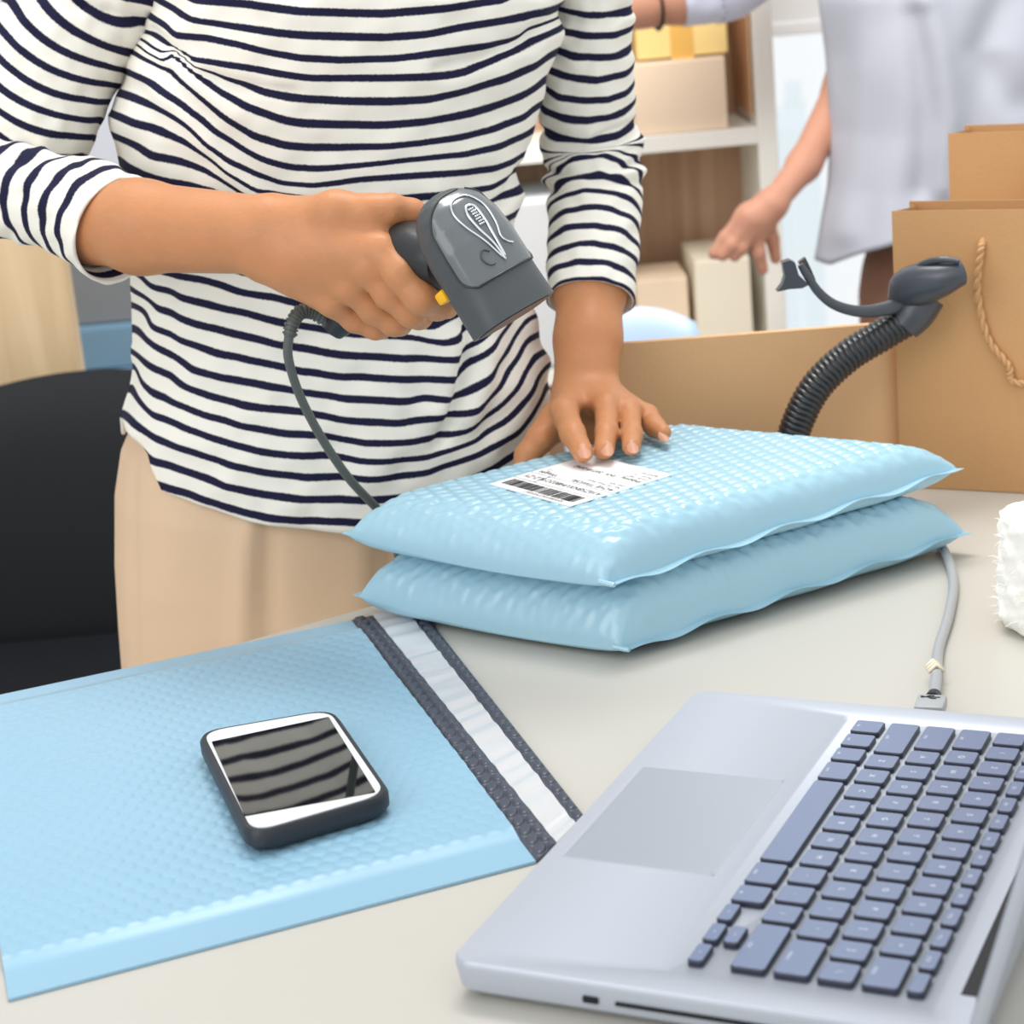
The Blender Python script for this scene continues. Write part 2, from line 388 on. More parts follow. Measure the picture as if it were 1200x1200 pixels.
for x0, x1, y0, y1 in ((84.2, 85, -91, -14), (193, 193.8, -91, -14), (84.2, 193.8, -15, -14.3), (84.2, 193.8, -91.8, -91)): g.add(*rbox(K((x0 + x1) / 2, (y0 + y1) / 2, LZ), ((x1 - x0) / 1000, (y1 - y0) / 1000, .00025), 0, LAX))
g.build('trackpad_groove', M['groove'], lap)
# ports on the right-hand side
for nm, y0, y1, h in (('lock_slot', 25 - 62, 32 - 62, .003), ('disc_slot', -22, 96, .0016)):
    MB().add(*rbox(K(X1 - .3, (y0 + y1) / 2, TZ + .011), (.0018, (y1 - y0) / 1000, h), .0004, LAX)).build(nm, M['black'], lap)
# hinge strip and lid
MB().add(*rbox(K(137, 122.5, LZ - .0003), (.262, .0095, .0016), .0006, LAX)).build('hinge_cover', M['black'], lap)
th = math.radians(16)
ux = lx; uz = ly * math.sin(th) + np.array([0, 0, 1]) * math.cos(th); un = np.cross(uz, ux)
hinge = K(137.5, 130.5, LZ + .001)
lid_ax = np.array([ux, uz, un])
lid = MB().add(*rbox(hinge + uz * .112, (.325, .222, .007), .0028, lid_ax)).build('lid', M['alu'], lap, True, 40)
MB().add(*rbox(hinge + uz * .114 - un * .0037 * np.sign(np.dot(un, ly)), (.312, .205, .0006), 0, lid_ax)).build('screen', M['screen'], lap)
# keys
UK = 19.0; rows = []
def add_row(y, h, ws, txt):
    x = 0
    for i, w in enumerate(ws): rows.append(((x + w / 2) * UK, y * UK, w * UK - 3.2, h * UK - 3.2, txt[i] if i < len(txt) else '')); x += w
add_row(.5, 1, [1, 1, 1, 1.25, 5, 1.25, 1], ['fn', 'ctrl', 'alt', 'cmd', '', 'cmd', 'alt'])
add_row(1.5, 1, [2.25] + [1] * 10 + [2.25], ['shift'] + list('ZXCVBNM,./') + ['shift'])
add_row(2.5, 1, [1.75] + [1] * 11 + [1.75], ['caps'] + list('ASDFGHJKL;') + ["'", 'return'])
add_row(3.5, 1, [1.5] + [1] * 13, ['tab'] + list('QWERTYUIOP[]') + ['\\'])
add_row(4.5, 1, [1] * 13 + [1.5], list('`1234567890-=') + ['delete'])
add_row(5.28, .56, [14.5 / 14] * 14, ['esc'] + ['F%d' % i for i in range(1, 13)] + [''])
for x, y in ((12, .26), (13, .26), (14, .26), (13, .76)): rows.append((x * UK, y * UK, UK - 3.2, UK / 2 - 2.2, '^'))
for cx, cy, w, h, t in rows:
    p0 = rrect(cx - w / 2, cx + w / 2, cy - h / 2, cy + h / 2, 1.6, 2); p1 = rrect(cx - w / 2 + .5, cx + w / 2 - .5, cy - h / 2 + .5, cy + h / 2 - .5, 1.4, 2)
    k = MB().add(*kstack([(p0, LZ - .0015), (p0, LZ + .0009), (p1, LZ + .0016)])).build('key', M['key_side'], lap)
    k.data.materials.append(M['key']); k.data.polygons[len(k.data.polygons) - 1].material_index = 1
    if t:
        big = len(t) == 1; s = .0042 if big else .0026
        V, Fc = text_geo({'^': '-'}.get(t, t), s)
        if len(V):
            mid = (V.min(0) + V.max(0)) / 2
            ox, oy = (cx, cy) if big else (cx, cy - h / 2 + 3)
            V = (V - mid) * np.array([1, 1, 0]); W = K(ox, oy, LZ + .00168) + V[:, :1] * lx + V[:, 1:2] * ly
            MB().add(W, Fc).build('key_legend', M['legend'], k)

# ------------------------------------------------------------------ bubble mailers
def bubbles(x, y, pitch, r):
    """hex-packed bubble relief 0..1"""
    h = pitch * math.sqrt(3) / 2; best = np.full(x.shape, 9.)
    for dj in (0, 1):
        j = np.floor(y / h) + dj; off = (j % 2) * .5
        i = np.round(x / pitch - off); d = np.hypot(x - (i + off) * pitch, y - j * h); best = np.minimum(best, d)
    return np.clip(1 - (best / r) ** 6, 0, 1) * (best < r)
def pillow(name, L, Fp, Rp, top, bot, label, cat, group, twist=0):
    """stuffed mailer: seam corners L (left), Fp (front), Rp (right); top/bot heights"""
    L, Fp, Rp = map(np.array, (L, Fp, Rp)); B = L + Rp - Fp; B[2] = (L[2] + Rp[2]) / 2
    nu, nv = 190, 260; wS = np.linalg.norm(L - Fp); wL = np.linalg.norm(Rp - Fp)
    def spaced(n):
        t = np.linspace(0, 1, n); return t - .06 * np.sin(2 * np.pi * t) / 1.0 * .6
    u = spaced(nu)[:, None]; v = spaced(nv)[None, :]
    S = Fp + (L - Fp) * u[..., None] + ((Rp - Fp) * v[..., None]) + (B - L - Rp + Fp) * (u * v)[..., None]
    S = S.copy(); S[..., 2] -= .006 * np.sin(np.pi * u) * np.exp(-np.minimum(v, 1 - v) * wL / .02)
    du = np.minimum(u, 1 - u) * wS; dv = np.minimum(v, 1 - v) * wL
    fl = .006                                    # flange on the two long sides
    prof = lambda d, w, p: np.clip(1 - np.clip(1 - d / w, 0, 1) ** p, 0, 1) ** (1 / p)
    eu = np.clip(du - fl * (1 + 0 * v), 0, 1)
    ft = prof(eu, .020, 2.6) * prof(dv, .040, 1.8)
    fb = prof(eu, .032, 2.2) * prof(dv, .030, 2.2)
    uu, vv = u * wS, v * wL
    root = empty(name, (S[nu // 2, nv // 2][0], S[nu // 2, nv // 2][1], bot), label, cat, group)
    zt = S[..., 2] + (top - S[..., 2]) * ft
    edge_fade = np.clip((ft - .90) / .08, 0, 1)
    zt = zt + edge_fade * .0014 * bubbles(vv + 0 * uu, uu + 0 * vv, .0118, .0053)
    wall = (ft < .95) & (ft > .03)
    zt += wall * (.0009 * noise2(vv * 170 + uu * 60, uu * 170 + vv * 20, 2) + .0006 * noise2(uu * 330, vv * 300, 5))
    zb = S[..., 2] + (bot - S[..., 2]) * fb
    wav = .0022 * np.sin(vv * 95 + 1) * np.exp(-du / .008) * np.clip(dv / .03, 0, 1)
    zt = zt + wav + .0002; zb = zb + wav - .0002
    # drawn-in waist of the sides where the filling pulls
    St = S.copy(); St[..., 2] = zt; Sb = S.copy(); Sb[..., 2] = np.minimum(zb, zt - .0003)
    n = nu * nv; V = np.concatenate([St.reshape(-1, 3), Sb.reshape(-1, 3)])
    q = np.arange(n).reshape(nu, nv)
    A = np.stack([q[:-1, :-1], q[:-1, 1:], q[1:, 1:], q[1:, :-1]], -1).reshape(-1, 4)
    Fc = [tuple(f[::-1]) for f in A] + [tuple(f + n) for f in A]
    bd = np.concatenate([q[0, :], q[1:, -1], q[-1, -2::-1], q[-2:0:-1, 0]])
    for i in range(len(bd)): a, c = bd[i], bd[(i + 1) % len(bd)]; Fc.append((a, c, c + n, a + n))
    mesh('bubble_pouch', V, Fc, M['mailer2'], root, True, None, 60)
    # fold pleats at the front corner: a little rolled tip
    tip = Fp; d = (Fp - L) / wS
    MB().add(*tube([tip - d * .010 + (0, 0, .0012), tip + (0, 0, 0.001), tip + d * .0015 + (0, 0, .001)], [.002, .0018, .0015], 8)).build('corner_roll', M['mailer2'], root, True, 40)
    return root, (lambda x, y: Fp + (L - Fp) * x + (Rp - Fp) * y)
lowL, lowF, lowR = PZ(413, 697, .768), PZ(735, 763, .758), PZ(1140, 624, .766)
upL, upF, upR = PZ(400, 625, .812), PZ(718, 687, .803), PZ(1130, 549, .813)
m_low, _ = pillow('bubble_mailer', lowL, lowF, lowR, .797, TZ + .0012, 'stuffed light blue bubble mailer lying on the desk, lower of the stack', 'mailer', None)
UTOP = .8345
m_up, upmap = pillow('bubble_mailer', upL, upF, upR, UTOP, .7975, 'stuffed light blue bubble mailer with a shipping label, upper of the stack', 'mailer', None)
# shipping label on the upper mailer
q = [PZ(574, 567, UTOP + .0017), PZ(668, 593, UTOP + .0017), PZ(788, 556, UTOP + .0017)]
o0 = q[2]; lxv = q[1] - q[0]; lyv = q[2] - q[1]
LW, LH = np.linalg.norm(lxv), np.linalg.norm(lyv); rx = -lxv / LW; ry = -lyv / LH       # reading direction and up of the print
lab0 = q[2]                   # lower left corner of the print as read
def LP(x, y, z=0): return lab0 + rx * x + ry * y + np.array([0, 0, z])
lb = mesh('shipping_label', [LP(0, 0), LP(LW, 0), LP(LW, LH), LP(0, LH), LP(0, 0, -.0006), LP(LW, 0, -.0006), LP(LW, LH, -.0006), LP(0, LH, -.0006)], [(0, 1, 2, 3), (7, 6, 5, 4), (0, 4, 5, 1), (1, 5, 6, 2), (2, 6, 7, 3), (3, 7, 4, 0)], M['paper'], m_up, False)
lb['label'] = 'white printed shipping label with a bar code'
def flat(bm, x0, y0, x1, y1, z=.0003): bm.add([LP(x0, y0, z), LP(x1, y0, z), LP(x1, y1, z), LP(x0, y1, z)], [(0, 1, 2, 3)])
bb = MB(); x = LW * .06
while x < LW * .93:
    w = LW * random.choice([.006, .006, .010, .016, .022]); flat(bb, x, LH * .80, min(x + w, LW * .94), LH * .935); x += w + LW * random.choice([.005, .006, .010, .014])
bb.build('bar_code', M['ink'], lb)
bl = MB()
flat(bl, 0, LH * .765, LW, LH * .770); flat(bl, 0, LH * .60, LW, LH * .605); flat(bl, LW * .74, LH * .605, LW * .748, LH * .765)
bl.build('rule_line', M['ink'], lb)
tx = MB()
for t, x, y, s in (('3049280106374492817', .12, .95, .05), ('A10Z58NXUHB02OYLZ-ZY', .03, .655, .085), ('AOVE TIWORI', .04, .53, .075), ('No. 18 West Road', .04, .47, .05), ('Unit 204', .04, .42, .05), ('Shipping - INV. 20718-0042', .03, .27, .07), ('Order 4471', .03, .21, .05), ('Parcel 1 of 1', .03, .16, .05), ('Signed for', .03, .10, .05), ('Weight', .72, .53, .075), ('1.2', .86, .47, .05)):
    V, Fc = text_geo(t, s * LH); mx = V[:, 0].max()
    lim = LW * (.96 - x); V[:, 0] *= min(1, lim / mx)
    tx.add(np.array([LP(x * LW + v[0], y * LH + v[1], .0003) for v in V]), Fc)
tx.build('label_text', M['ink'], lb)

# ------------------------------------------------------------------ flat empty mailer
ZM = TZ + .0012
TRm, BRm = PZ(412, 728, ZM), PZ(628, 1010, ZM); BLm = PZ(10, 1172, ZM); side = TRm - BRm
TLm = BLm + side
fm = empty('open_bubble_mailer', (TLm + BRm) / 2, 'flat empty light blue bubble mailer with open dark flap under the phone', 'mailer')
def sheet(a, b, c, d, nu, nv, fn, thick=.001):
    """bilinear sheet a(0,0) b(0,1) c(1,1) d(1,0); fn(s,t,S,T metres)->height"""
    s = np.linspace(0, 1, nu)[:, None]; t = np.linspace(0, 1, nv)[None, :]
    S = (a * ((1 - s) * (1 - t))[..., None] + b * ((1 - s) * t)[..., None] + c * (s * t)[..., None] + d * (s * (1 - t))[..., None])
    S = S.copy(); S[..., 2] += fn(s, t, s * np.linalg.norm(d - a), t * np.linalg.norm(b - a))
    n = nu * nv; Bt = S.copy(); Bt[..., 2] = ZM - .0009
    V = np.concatenate([S.reshape(-1, 3), Bt.reshape(-1, 3)]); qd = np.arange(n).reshape(nu, nv)
    A = np.stack([qd[:-1, :-1], qd[:-1, 1:], qd[1:, 1:], qd[1:, :-1]], -1).reshape(-1, 4)
    Fc = [tuple(f) for f in A]
    bd = np.concatenate([qd[0, :], qd[1:, -1], qd[-1, -2::-1], qd[-2:0:-1, 0]])
    for i in range(len(bd)): p, c2 = bd[i], bd[(i + 1) % len(bd)]; Fc.append((c2, p, p + n, c2 + n))
    return V, Fc
def body_h(s, t, S, T):      # s along the length from flap end to far left end, t from lower long edge to upper long edge
    Wd = np.linalg.norm(side); fl = np.clip((np.minimum(T - .024, (Wd - .014) - T)) / .016, 0, 1); fl = fl * fl * (3 - 2 * fl)
    en = np.clip(np.minimum(S + .02, .5) / .02, 0, 1)
    return .0006 + .0030 * fl * en + .0005 * bubbles(S + 0 * T, T + 0 * S, .0105, .0047) * np.clip((fl - .85) / .15, 0, 1) + .0007 * noise2(S * 22, T * 24, 1) * fl
V, Fc = sheet(BRm, TRm, TLm, BLm, 300, 260, body_h)
mesh('pouch', V, [f[::-1] for f in Fc], M['mailer'], fm, True, None, 60)
cT = [PZ(412, 728, ZM), PZ(437, 722.5, ZM), PZ(474, 714, ZM), PZ(490, 711, ZM)]
cB = [PZ(628, 1010, ZM), PZ(652.5, 990, ZM), PZ(675, 967.5, ZM), PZ(685, 958, ZM)]
dark = lambda s, t, S, T: .0008 + .0016 * bubbles(T + 0 * S, S + 0 * T + .003, .0122, .0056) * np.clip(np.minimum(s, 1 - s) / .22, 0, 1)
for i, nm, mm, fn, nu, nv, lab in ((0, 'flap_band', 'flap', dark, 50, 700, 'wide dark grey bubble band'), (1, 'peel_strip', 'peel', lambda s, t, S, T: .0012 + .0004 * np.sin(T * 300 + 1.2 * np.sin(T * 67) + S * 30) + .0003 * np.sin(T * 170 + 2) + 0 * S, 10, 420, 'shiny silver peel-off adhesive strip'), (2, 'flap_edge', 'flap', dark, 26, 700, 'narrow dark grey edge band')):
    V, Fc = sheet(cB[i], cT[i], cT[i + 1], cB[i + 1], nu, nv, fn)
    mesh(nm, V, Fc, M[mm], fm, True, None, 60)['label'] = lab

# ------------------------------------------------------------------ phone
pz = ZM + .0061
pq = [PZ(229, 858, pz + .011), PZ(391, 830, pz + .011), PZ(462, 932, pz + .011), PZ(290, 982, pz + .011)]
pc = sum(pq) / 4
def quad_round(Q, inset, r, z, n=6):
    Q = [np.array(q) for q in Q]; P = []
    cen = sum(Q) / 4
    for i in range(4):
        c, pr_, nx = Q[i], Q[i - 1], Q[(i + 1) % 4]
        a = (pr_ - c) / np.linalg.norm(pr_ - c); b2 = (nx - c) / np.linalg.norm(nx - c); c = c + (a + b2) * inset
        for k in range(n + 1):
            t = k / n; P.append(((1 - t) ** 2) * (c + a * r) + 2 * t * (1 - t) * c * 1.0 + t * t * (c + b2 * r))
    P = np.array(P); P[:, 2] = z; return P
def qstack(levels):
    V = np.concatenate([l for l in levels]); n = len(levels[0]); Fc = grid_faces(len(levels), n, True) + [tuple(range(n - 1, -1, -1)), tuple((len(levels) - 1) * n + j for j in range(n))]
    return V, [f[::-1] for f in Fc]
ph = empty('smartphone', (pc[0], pc[1], pz), 'white fronted phone in black rubber case lying on the open mailer', 'phone')
MB().add(*qstack([quad_round(pq, .002, .016, pz), quad_round(pq, 0, .016, pz + .003), quad_round(pq, 0, .016, pz + .009), quad_round(pq, .0016, .015, pz + .0115), quad_round(pq, .0035, .014, pz + .0112)])).build('case', M['case'], ph, True, 40)
MB().add(*qstack([quad_round(pq, .0038, .014, pz + .010), quad_round(pq, .0038, .014, pz + .0118)])).build('front_bezel', M['white'], ph)
sq = [PZ(248, 869, pz + .0122), PZ(385, 840, pz + .0122), PZ(440, 928, pz + .0122), PZ(287, 956, pz + .0122)]
MB().add(*qstack([quad_round(sq, 0, .001, pz + .011), quad_round(sq, 0, .001, pz + .0122)])).build('screen', M['screen'], ph)
bmid = sq[0] * .5 + sq[3] * .5

# ------------------------------------------------------------------ USB cable and plug
uc = empty('usb_cable', PZ(1095, 790, TZ), 'grey cable running across desk from laptop to under the mailers', 'cable')
uzv = TZ + .0036
pts = catmull([PZ(1040, 630, uzv), PZ(1080, 625, uzv), PZ(1103, 640, uzv), PZ(1117, 678, uzv), PZ(1112, 720, uzv), PZ(1100, 760, uzv), PZ(1097, 795, uzv + .004), PZ(1094, 818, uzv + .008)], 90)
MB().add(*tube(pts, .0034, 12)).build('cord', M['usb'], uc, True, 50)
c0 = PZ(1096, 788, uzv + .003)
tt = MB()
for k in range(3): tt.add(*tube([c0 + np.array([-.005, -.004 + .004 * k, .002]), c0 + np.array([0, -.002 + .004 * k, .0055]), c0 + np.array([.005, -.001 + .004 * k, .001])], .0012, 6))
tt.build('twist_tie', M['tie'], uc, True)
pa, pb = PZ(1094, 818, TZ + .0118), K(X0 + 4, 0, TZ + .0118); pb = PZ(1086, 842, TZ + .0115)
dv = pb - pa; dv[2] = 0; dl = np.linalg.norm(dv); dv /= dl; perp = np.array([-dv[1], dv[0], 0])
MB().add(*tube([pa - dv * .004, pa + dv * .004], [.0042, .0052], 14)).build('collar', M['case'], uc, True, 40)
MB().add(*rbox(pa + dv * .013, (.020, .0165, .0082), .002, np.array([dv, perp, [0, 0, 1]]))).build('plug', M['usb'], uc, True, 40)
us = MB(); pt = pa + dv * .009 + np.array([0, 0, .0042])
us.add(*tube([pt - perp * .005, pt + perp * .005], .0004, 6)); us.add(*tube([pt - perp * .002, pt + perp * .0005 + dv * .002, pt + perp * .003 + dv * .002], .0004, 6)); us.add(*tube([pt - perp * .003, pt - perp * .001 - dv * .002, pt + perp * .0015 - dv * .002], .0004, 6)); us.add(*rbox(pt - perp * .005, (.0016, .0016, .0008), 0))
us.build('trident_symbol', M['ink'], uc)

# ------------------------------------------------------------------ white fluffy roll at the right edge
ctr = PZ(1172, 742, TZ); ctr = np.array([ctr[0] + .040, ctr[1] + .006, TZ])
fr = empty('fluffy_roll', ctr, 'white fluffy roll of padding standing at the right edge of the desk', 'roll')
nz_, ns_ = 40, 72; V = []
for i in range(nz_):
    t = i / (nz_ - 1); z = .002 + .071 * t
    a = np.linspace(0, 2 * np.pi, ns_, endpoint=False)
    r = .040 * (1 - .10 * t) + .0015 * noise2(a * 4, np.full(ns_, t * 9), 1) + .0012 * noise2(a * 11, np.full(ns_, t * 16), 3) - (.006 * (1 - t * 8) if t < .12 else 0)
    r = np.minimum(r, .036 + .004 * np.abs(np.cos(a * 3.5)) + .01 * (1 - t))
    V.append(np.stack([ctr[0] + r * np.cos(a), ctr[1] + r * np.sin(a), np.full(ns_, TZ + z)], 1))
for rr, z in ((.030, .0755), (.018, .0775), (.006, .076)):
    V.append(np.stack([ctr[0] + rr * np.cos(a) * (1 + .06 * np.cos(5 * a)), ctr[1] + rr * np.sin(a), TZ + z + .0015 * noise2(a * 3, np.full(ns_, rr * 90))], 1))
n_ = len(V); MB().add(np.concatenate(V), grid_faces(n_, ns_, True) + [tuple(range(ns_ - 1, -1, -1)), tuple((n_ - 1) * ns_ + i for i in range(ns_))]).build('roll_body', M['fluff'], fr, True)
fz = MB()
for i in range(160):
    a = random.uniform(0, 6.283); h = random.choice([random.uniform(.002, .03), random.uniform(.002, .07)]); r = .038
    p = ctr + np.array([r * math.cos(a), r * math.sin(a), h]); d = np.array([math.cos(a + random.uniform(-.6, .6)), math.sin(a + random.uniform(-.6, .6)), random.uniform(-.4, .5)]); l = random.uniform(.003, .009)
    p2 = p + d * l; p2[2] = max(p2[2], TZ + .0015); fz.add(*tube([p, (p + p2) / 2 + np.array([0, 0, .001]), p2], [.0004, .00025, .0001], 4))
tag(fz.build('loose_fibres', M['fluff'], fr), kind='stuff')

# ------------------------------------------------------------------ kraft bags, cardboard panel
def paper_bag(TL, zt, dirx, w, depth, label, rope_px, rope_Y, group):
    d = np.array([dirx[0], dirx[1], 0]); d /= np.linalg.norm(d); nb = np.array([-d[1], d[0], 0])      # back direction
    o = np.array([TL[0], TL[1], TZ]); h = zt - TZ; t = .0008
    root = empty('kraft_bag', o + d * w / 2 + nb * depth / 2, label, 'bag', group)
    def wall(p, q, name, off):
        e = (q - p) / np.linalg.norm(q - p); nn = np.array([-e[1], e[0], 0])
        return MB().add(*rbox((p + q) / 2 + np.array([0, 0, h / 2 + .0005]), (np.linalg.norm(q - p), t, h), 0, np.array([e, nn, [0, 0, 1]]))).build(name, M['kraft'], root)
    wall(o, o + d * w, 'front_panel', 0); wall(o + nb * depth, o + nb * depth + d * w, 'back_panel', 0)
    for s in (0, w):
        a = o + d * s; mid = a + nb * depth / 2 + d * (.012 if s == 0 else -.012); b_ = MB()
        for p, q2 in ((a, mid), (mid, a + nb * depth)): b_.add([p, q2, q2 + np.array([0, 0, h]), p + np.array([0, 0, h])], [(0, 1, 2, 3)])
        b_.build('gusset', M['kraft_in'], root)
    MB().add(*prism([(o + d * .001)[:2], (o + d * (w - .001))[:2], (o + d * (w - .001) + nb * depth)[:2], (o + nb * depth + d * .001)[:2]], TZ + .0005, TZ + .0015)).build('bottom', M['kraft'], root)
    tf = MB().add(*rbox(o + d * w / 2 - nb * .0009 + np.array([0, 0, h - .02]), (w, .0008, .04), 0, np.array([d, nb, [0, 0, 1]]))) if 0 else None
    # twisted rope handle on the front: two strands
    c = catmull(rope_px, 220); ll = np.arange(220) * .55
    T, N, B = frames(c); rope = MB()
    for ph_ in (0, np.pi): rope.add(*tube(c + .0013 * (np.cos(ll + ph_)[:, None] * N + np.sin(ll + ph_)[:, None] * B), .0017, 7))
    rope.build('rope_handle', M['rope'], root, True)
    return root
bTL = PY(1045, 248, 1.536); dirb = np.array([.88, -.474]); dirb /= np.linalg.norm(dirb)
def on_bag(s, z, o, off=.004): return np.array([o[0] + dirb[0] * s + dirb[1] * off, o[1] + dirb[1] * s - dirb[0] * off, z])
def rope_pts(o, zt, s0, s1, drop): 
    m_ = (s0 + s1) / 2
    return [on_bag(s0, zt - .022, o, -.001), on_bag(s0 - .001, zt - .03, o), on_bag(s0 - .004, zt - .06, o), on_bag(s0 + .003, zt - .095, o), on_bag(s0 + .018, zt - drop + .012, o), on_bag(m_ - .01, zt - drop, o), on_bag(m_ + .01, zt - drop, o), on_bag(s1 - .018, zt - drop + .012, o), on_bag(s1 - .003, zt - .095, o), on_bag(s1 + .003, zt - .06, o), on_bag(s1 + .001, zt - .03, o), on_bag(s1, zt - .022, o, -.001)]
paper_bag(bTL, bTL[2], dirb, .20, .046, 'tall brown kraft paper bag with rope handle, in front of the other bag', rope_pts(bTL, bTL[2], .069, .131, .128), 0, None)
b2 = PY(1111, 157, 1.665)
paper_bag(b2, b2[2], dirb, .20, .05, 'brown kraft paper bag standing behind the nearer kraft bag', rope_pts(b2, b2[2], .069, .131, .12), 0, None)
# flattened carton standing on edge
pTL, pTR = PY(700, 405, 1.545), PY(1046, 378.5, 1.545)
pTR[0] = .3075
M['kraft_light'] = mat('kraft_board', (226, 180, 132), .8, bump=.2, bscale=350, var=.04, vscale=6)
cpn = empty('cardboard_panel', ((pTL[0] + pTR[0]) / 2, 1.55, TZ), 'low flattened brown carton standing on edge behind the blue mailers', 'cardboard')
for k, yy in enumerate((0, .004)):
    V = [(pTL[0], 1.545 + yy, TZ), (pTR[0], 1.545 + yy, TZ), (pTR[0], 1.545 + yy, pTR[2]), (pTL[0], 1.545 + yy, pTL[2])]; V = V + [(x, y + .0032, z) for x, y, z in V]
    mesh('sheet', V, [(0, 1, 2, 3), (7, 6, 5, 4), (0, 4, 5, 1), (1, 5, 6, 2), (2, 6, 7, 3), (3, 7, 4, 0)], M['kraft_light'], cpn, False)

# ------------------------------------------------------------------ scanner stand
GY = 1.497
sb = PY(918, 560, GY); bc = np.array([sb[0], GY, TZ])
st = empty('scanner_stand', bc, 'black ribbed gooseneck scanner stand rising behind the blue mailers', 'stand')
MB().add(*lathe((bc[0], bc[1], TZ + .0005), [(.030, 0), (.034, .003), (.033, .009), (.020, .014), (.013, .018)])).build('base', M['stand'], st, True, 40)
gp = [np.array([bc[0], GY, TZ + .012]), PY(922, 545, GY), PY(934, 497, GY), PY(957, 453, GY), PY(993, 418, GY), PY(1033, 393, GY), PY(1070, 371, GY)]
c = catmull(gp, 420); L_ = np.concatenate([[0], np.cumsum(np.linalg.norm(np.diff(c, axis=0), axis=1))]); 
# resample evenly
tl = np.linspace(0, L_[-1], 520); c = np.stack([np.interp(tl, L_, c[:, i]) for i in range(3)], 1)
rg = .0112 + .0013 * np.abs(np.sin(tl / .0042 * np.pi)) ** .6
MB().add(*tube(c, rg, 24)).build('gooseneck', M['neck'], st, True)
# head block: clamp, U arm to the left with a clip, lobe to the right
def pxtube(P, Y, rp, rb=None, n=40, ns=16):
    W = np.array([PY(x, y, (Y if np.isscalar(Y) else Y[i])) for i, (x, y) in enumerate(P)]); A = np.concatenate([W, np.array([[m_px(W[i], rp[i]), m_px(W[i], (rb or rp)[i])] for i in range(len(W))])], 1)
    A = catmull(A, n); return tube(A[:, :3], A[:, 3], ns, True, A[:, 4])
MB().add(*pxtube([(1058, 382), (1072, 366), (1088, 345)], GY, [21, 24, 22], None, 14)).build('clamp_block', M['stand'], st, True, 50)
# cradle lobe
MB().add(*pxtube([(1046, 350), (1060, 340), (1080, 333), (1102, 327), (1120, 321), (1127, 319)], [1.50, 1.495, 1.485, 1.475, 1.47, 1.47], [14, 20, 22, 20, 18, 17], [8, 23, 26, 22, 17, 15], 40)).build('cradle_lobe', M['stand'], st, True, 50)
MB().add(*pxtube([(1064, 322), (1082, 309), (1104, 304), (1124, 306)], [1.49, 1.478, 1.468, 1.462], [3, 4, 4, 3], None, 24, 8)).build('cradle_rim', M['stand'], st, True, 50)
MB().add(*pxtube([(1068, 350), (1045, 360), (1010, 365), (980, 358), (960, 343), (946, 323), (938, 310)], [1.495, 1.49, 1.485, 1.48, 1.478, 1.478, 1.478], [6, 6, 5.5, 5, 4.5, 4.5, 4], [11, 9, 7, 6, 5.5, 5, 4], 50, 12)).build('cradle_arm', M['stand'], st, True, 50)
def px_plate(poly, Y, th):
    P = np.array([PY(x, y, Y) for x, y in poly]); n = len(P); V = np.concatenate([P, P + np.array([0, th, 0])])
    return V, [tuple(range(n - 1, -1, -1)), tuple(range(n, 2 * n))] + [(i, (i + 1) % n, n + (i + 1) % n, n + i) for i in range(n)]
cl_ = MB().add(*px_plate([(917, 308), (926, 305), (932, 308), (936, 322), (948, 334), (940, 338), (925, 339), (911, 342), (917, 334), (920, 325)], 1.474, .010)).add(*px_plate([(936, 308), (944, 302), (950, 314), (956, 328), (948, 328), (941, 318)], 1.484, .006))
cl_.build('cradle_clip', M['stand'], st, False)

# ------------------------------------------------------------------ barcode scanner
hc = PY(558, 302, 1.222)
a_ = np.array([.46, -.24, -.84]); a_ /= np.linalg.norm(a_)
n_v = np.array([.58, -.74, .35]); n_v -= a_ * (n_v @ a_); n_v /= np.linalg.norm(n_v); w_ = np.cross(n_v, a_)
if w_[0] < 0: w_ = -w_
sc = empty('barcode_scanner', hc, 'grey handheld barcode scanner held in hand above the parcel', 'scanner')
SL = .865
stt = [(-.051, .005, .004), (-.0495, .012, .008), (-.045, .0185, .0125), (-.037, .0235, .0165), (-.024, .0275, .0195), (-.008, .029, .021), (.010, .0292, .0205), (.026, .0292, .020), (.040, .0300, .0195), (.047, .0305, .019)]
def hsec(t):
    T = np.array([s[0] for s in stt]); return np.interp(t, T, [s[1] for s in stt]), np.interp(t, T, [s[2] for s in stt])
def hpt(t, ang, sc_=1.0, off=0):
    hw, hh = hsec(t); ca, sa = math.cos(ang), math.sin(ang); e = .75
    x = hw * math.copysign(abs(ca) ** e, ca) * sc_; z = hh * math.copysign(abs(sa) ** e, sa) * sc_
    return hc + a_ * (t * SL) + w_ * (x * .95) + n_v * (z + off)
def loft(fn, ts, angs, closed=True, caps=True):
    V = [fn(t, g) for t in ts for g in angs]; Fc = grid_faces(len(ts), len(angs), closed)
    if caps: m2 = len(angs); Fc += [tuple(range(m2 - 1, -1, -1)), tuple((len(ts) - 1) * m2 + j for j in range(m2))]
    return V, Fc
AN = np.linspace(0, 2 * np.pi, 44, endpoint=False)
tsm = np.concatenate([np.linspace(-.051, -.037, 12), np.linspace(-.035, .017, 24)])
MB().add(*loft(lambda t, g: hpt(t, g), tsm, AN)).build('head_shell', M['gun'], sc, True, 45)
def nose(t, g):
    lean = .006 * math.cos(g) * (t - .017) / .034        # window end is cut on a slant
    return hpt(min(t, .047), g, 1.03) + a_ * (t - min(t, .047)) - a_ * lean * 0
MB().add(*loft(nose, np.concatenate([[.0165, .018], np.linspace(.02, .047, 14), [.0485]]), AN)).build('nose_cap', M['gun'], sc, True, 45)
MB().add(*loft(lambda t, g: hpt(.0475, g, .90) + a_ * (t - .0475), [.0475, .0492], AN)).build('scan_window', M['gun_dk'], sc, True, 45)
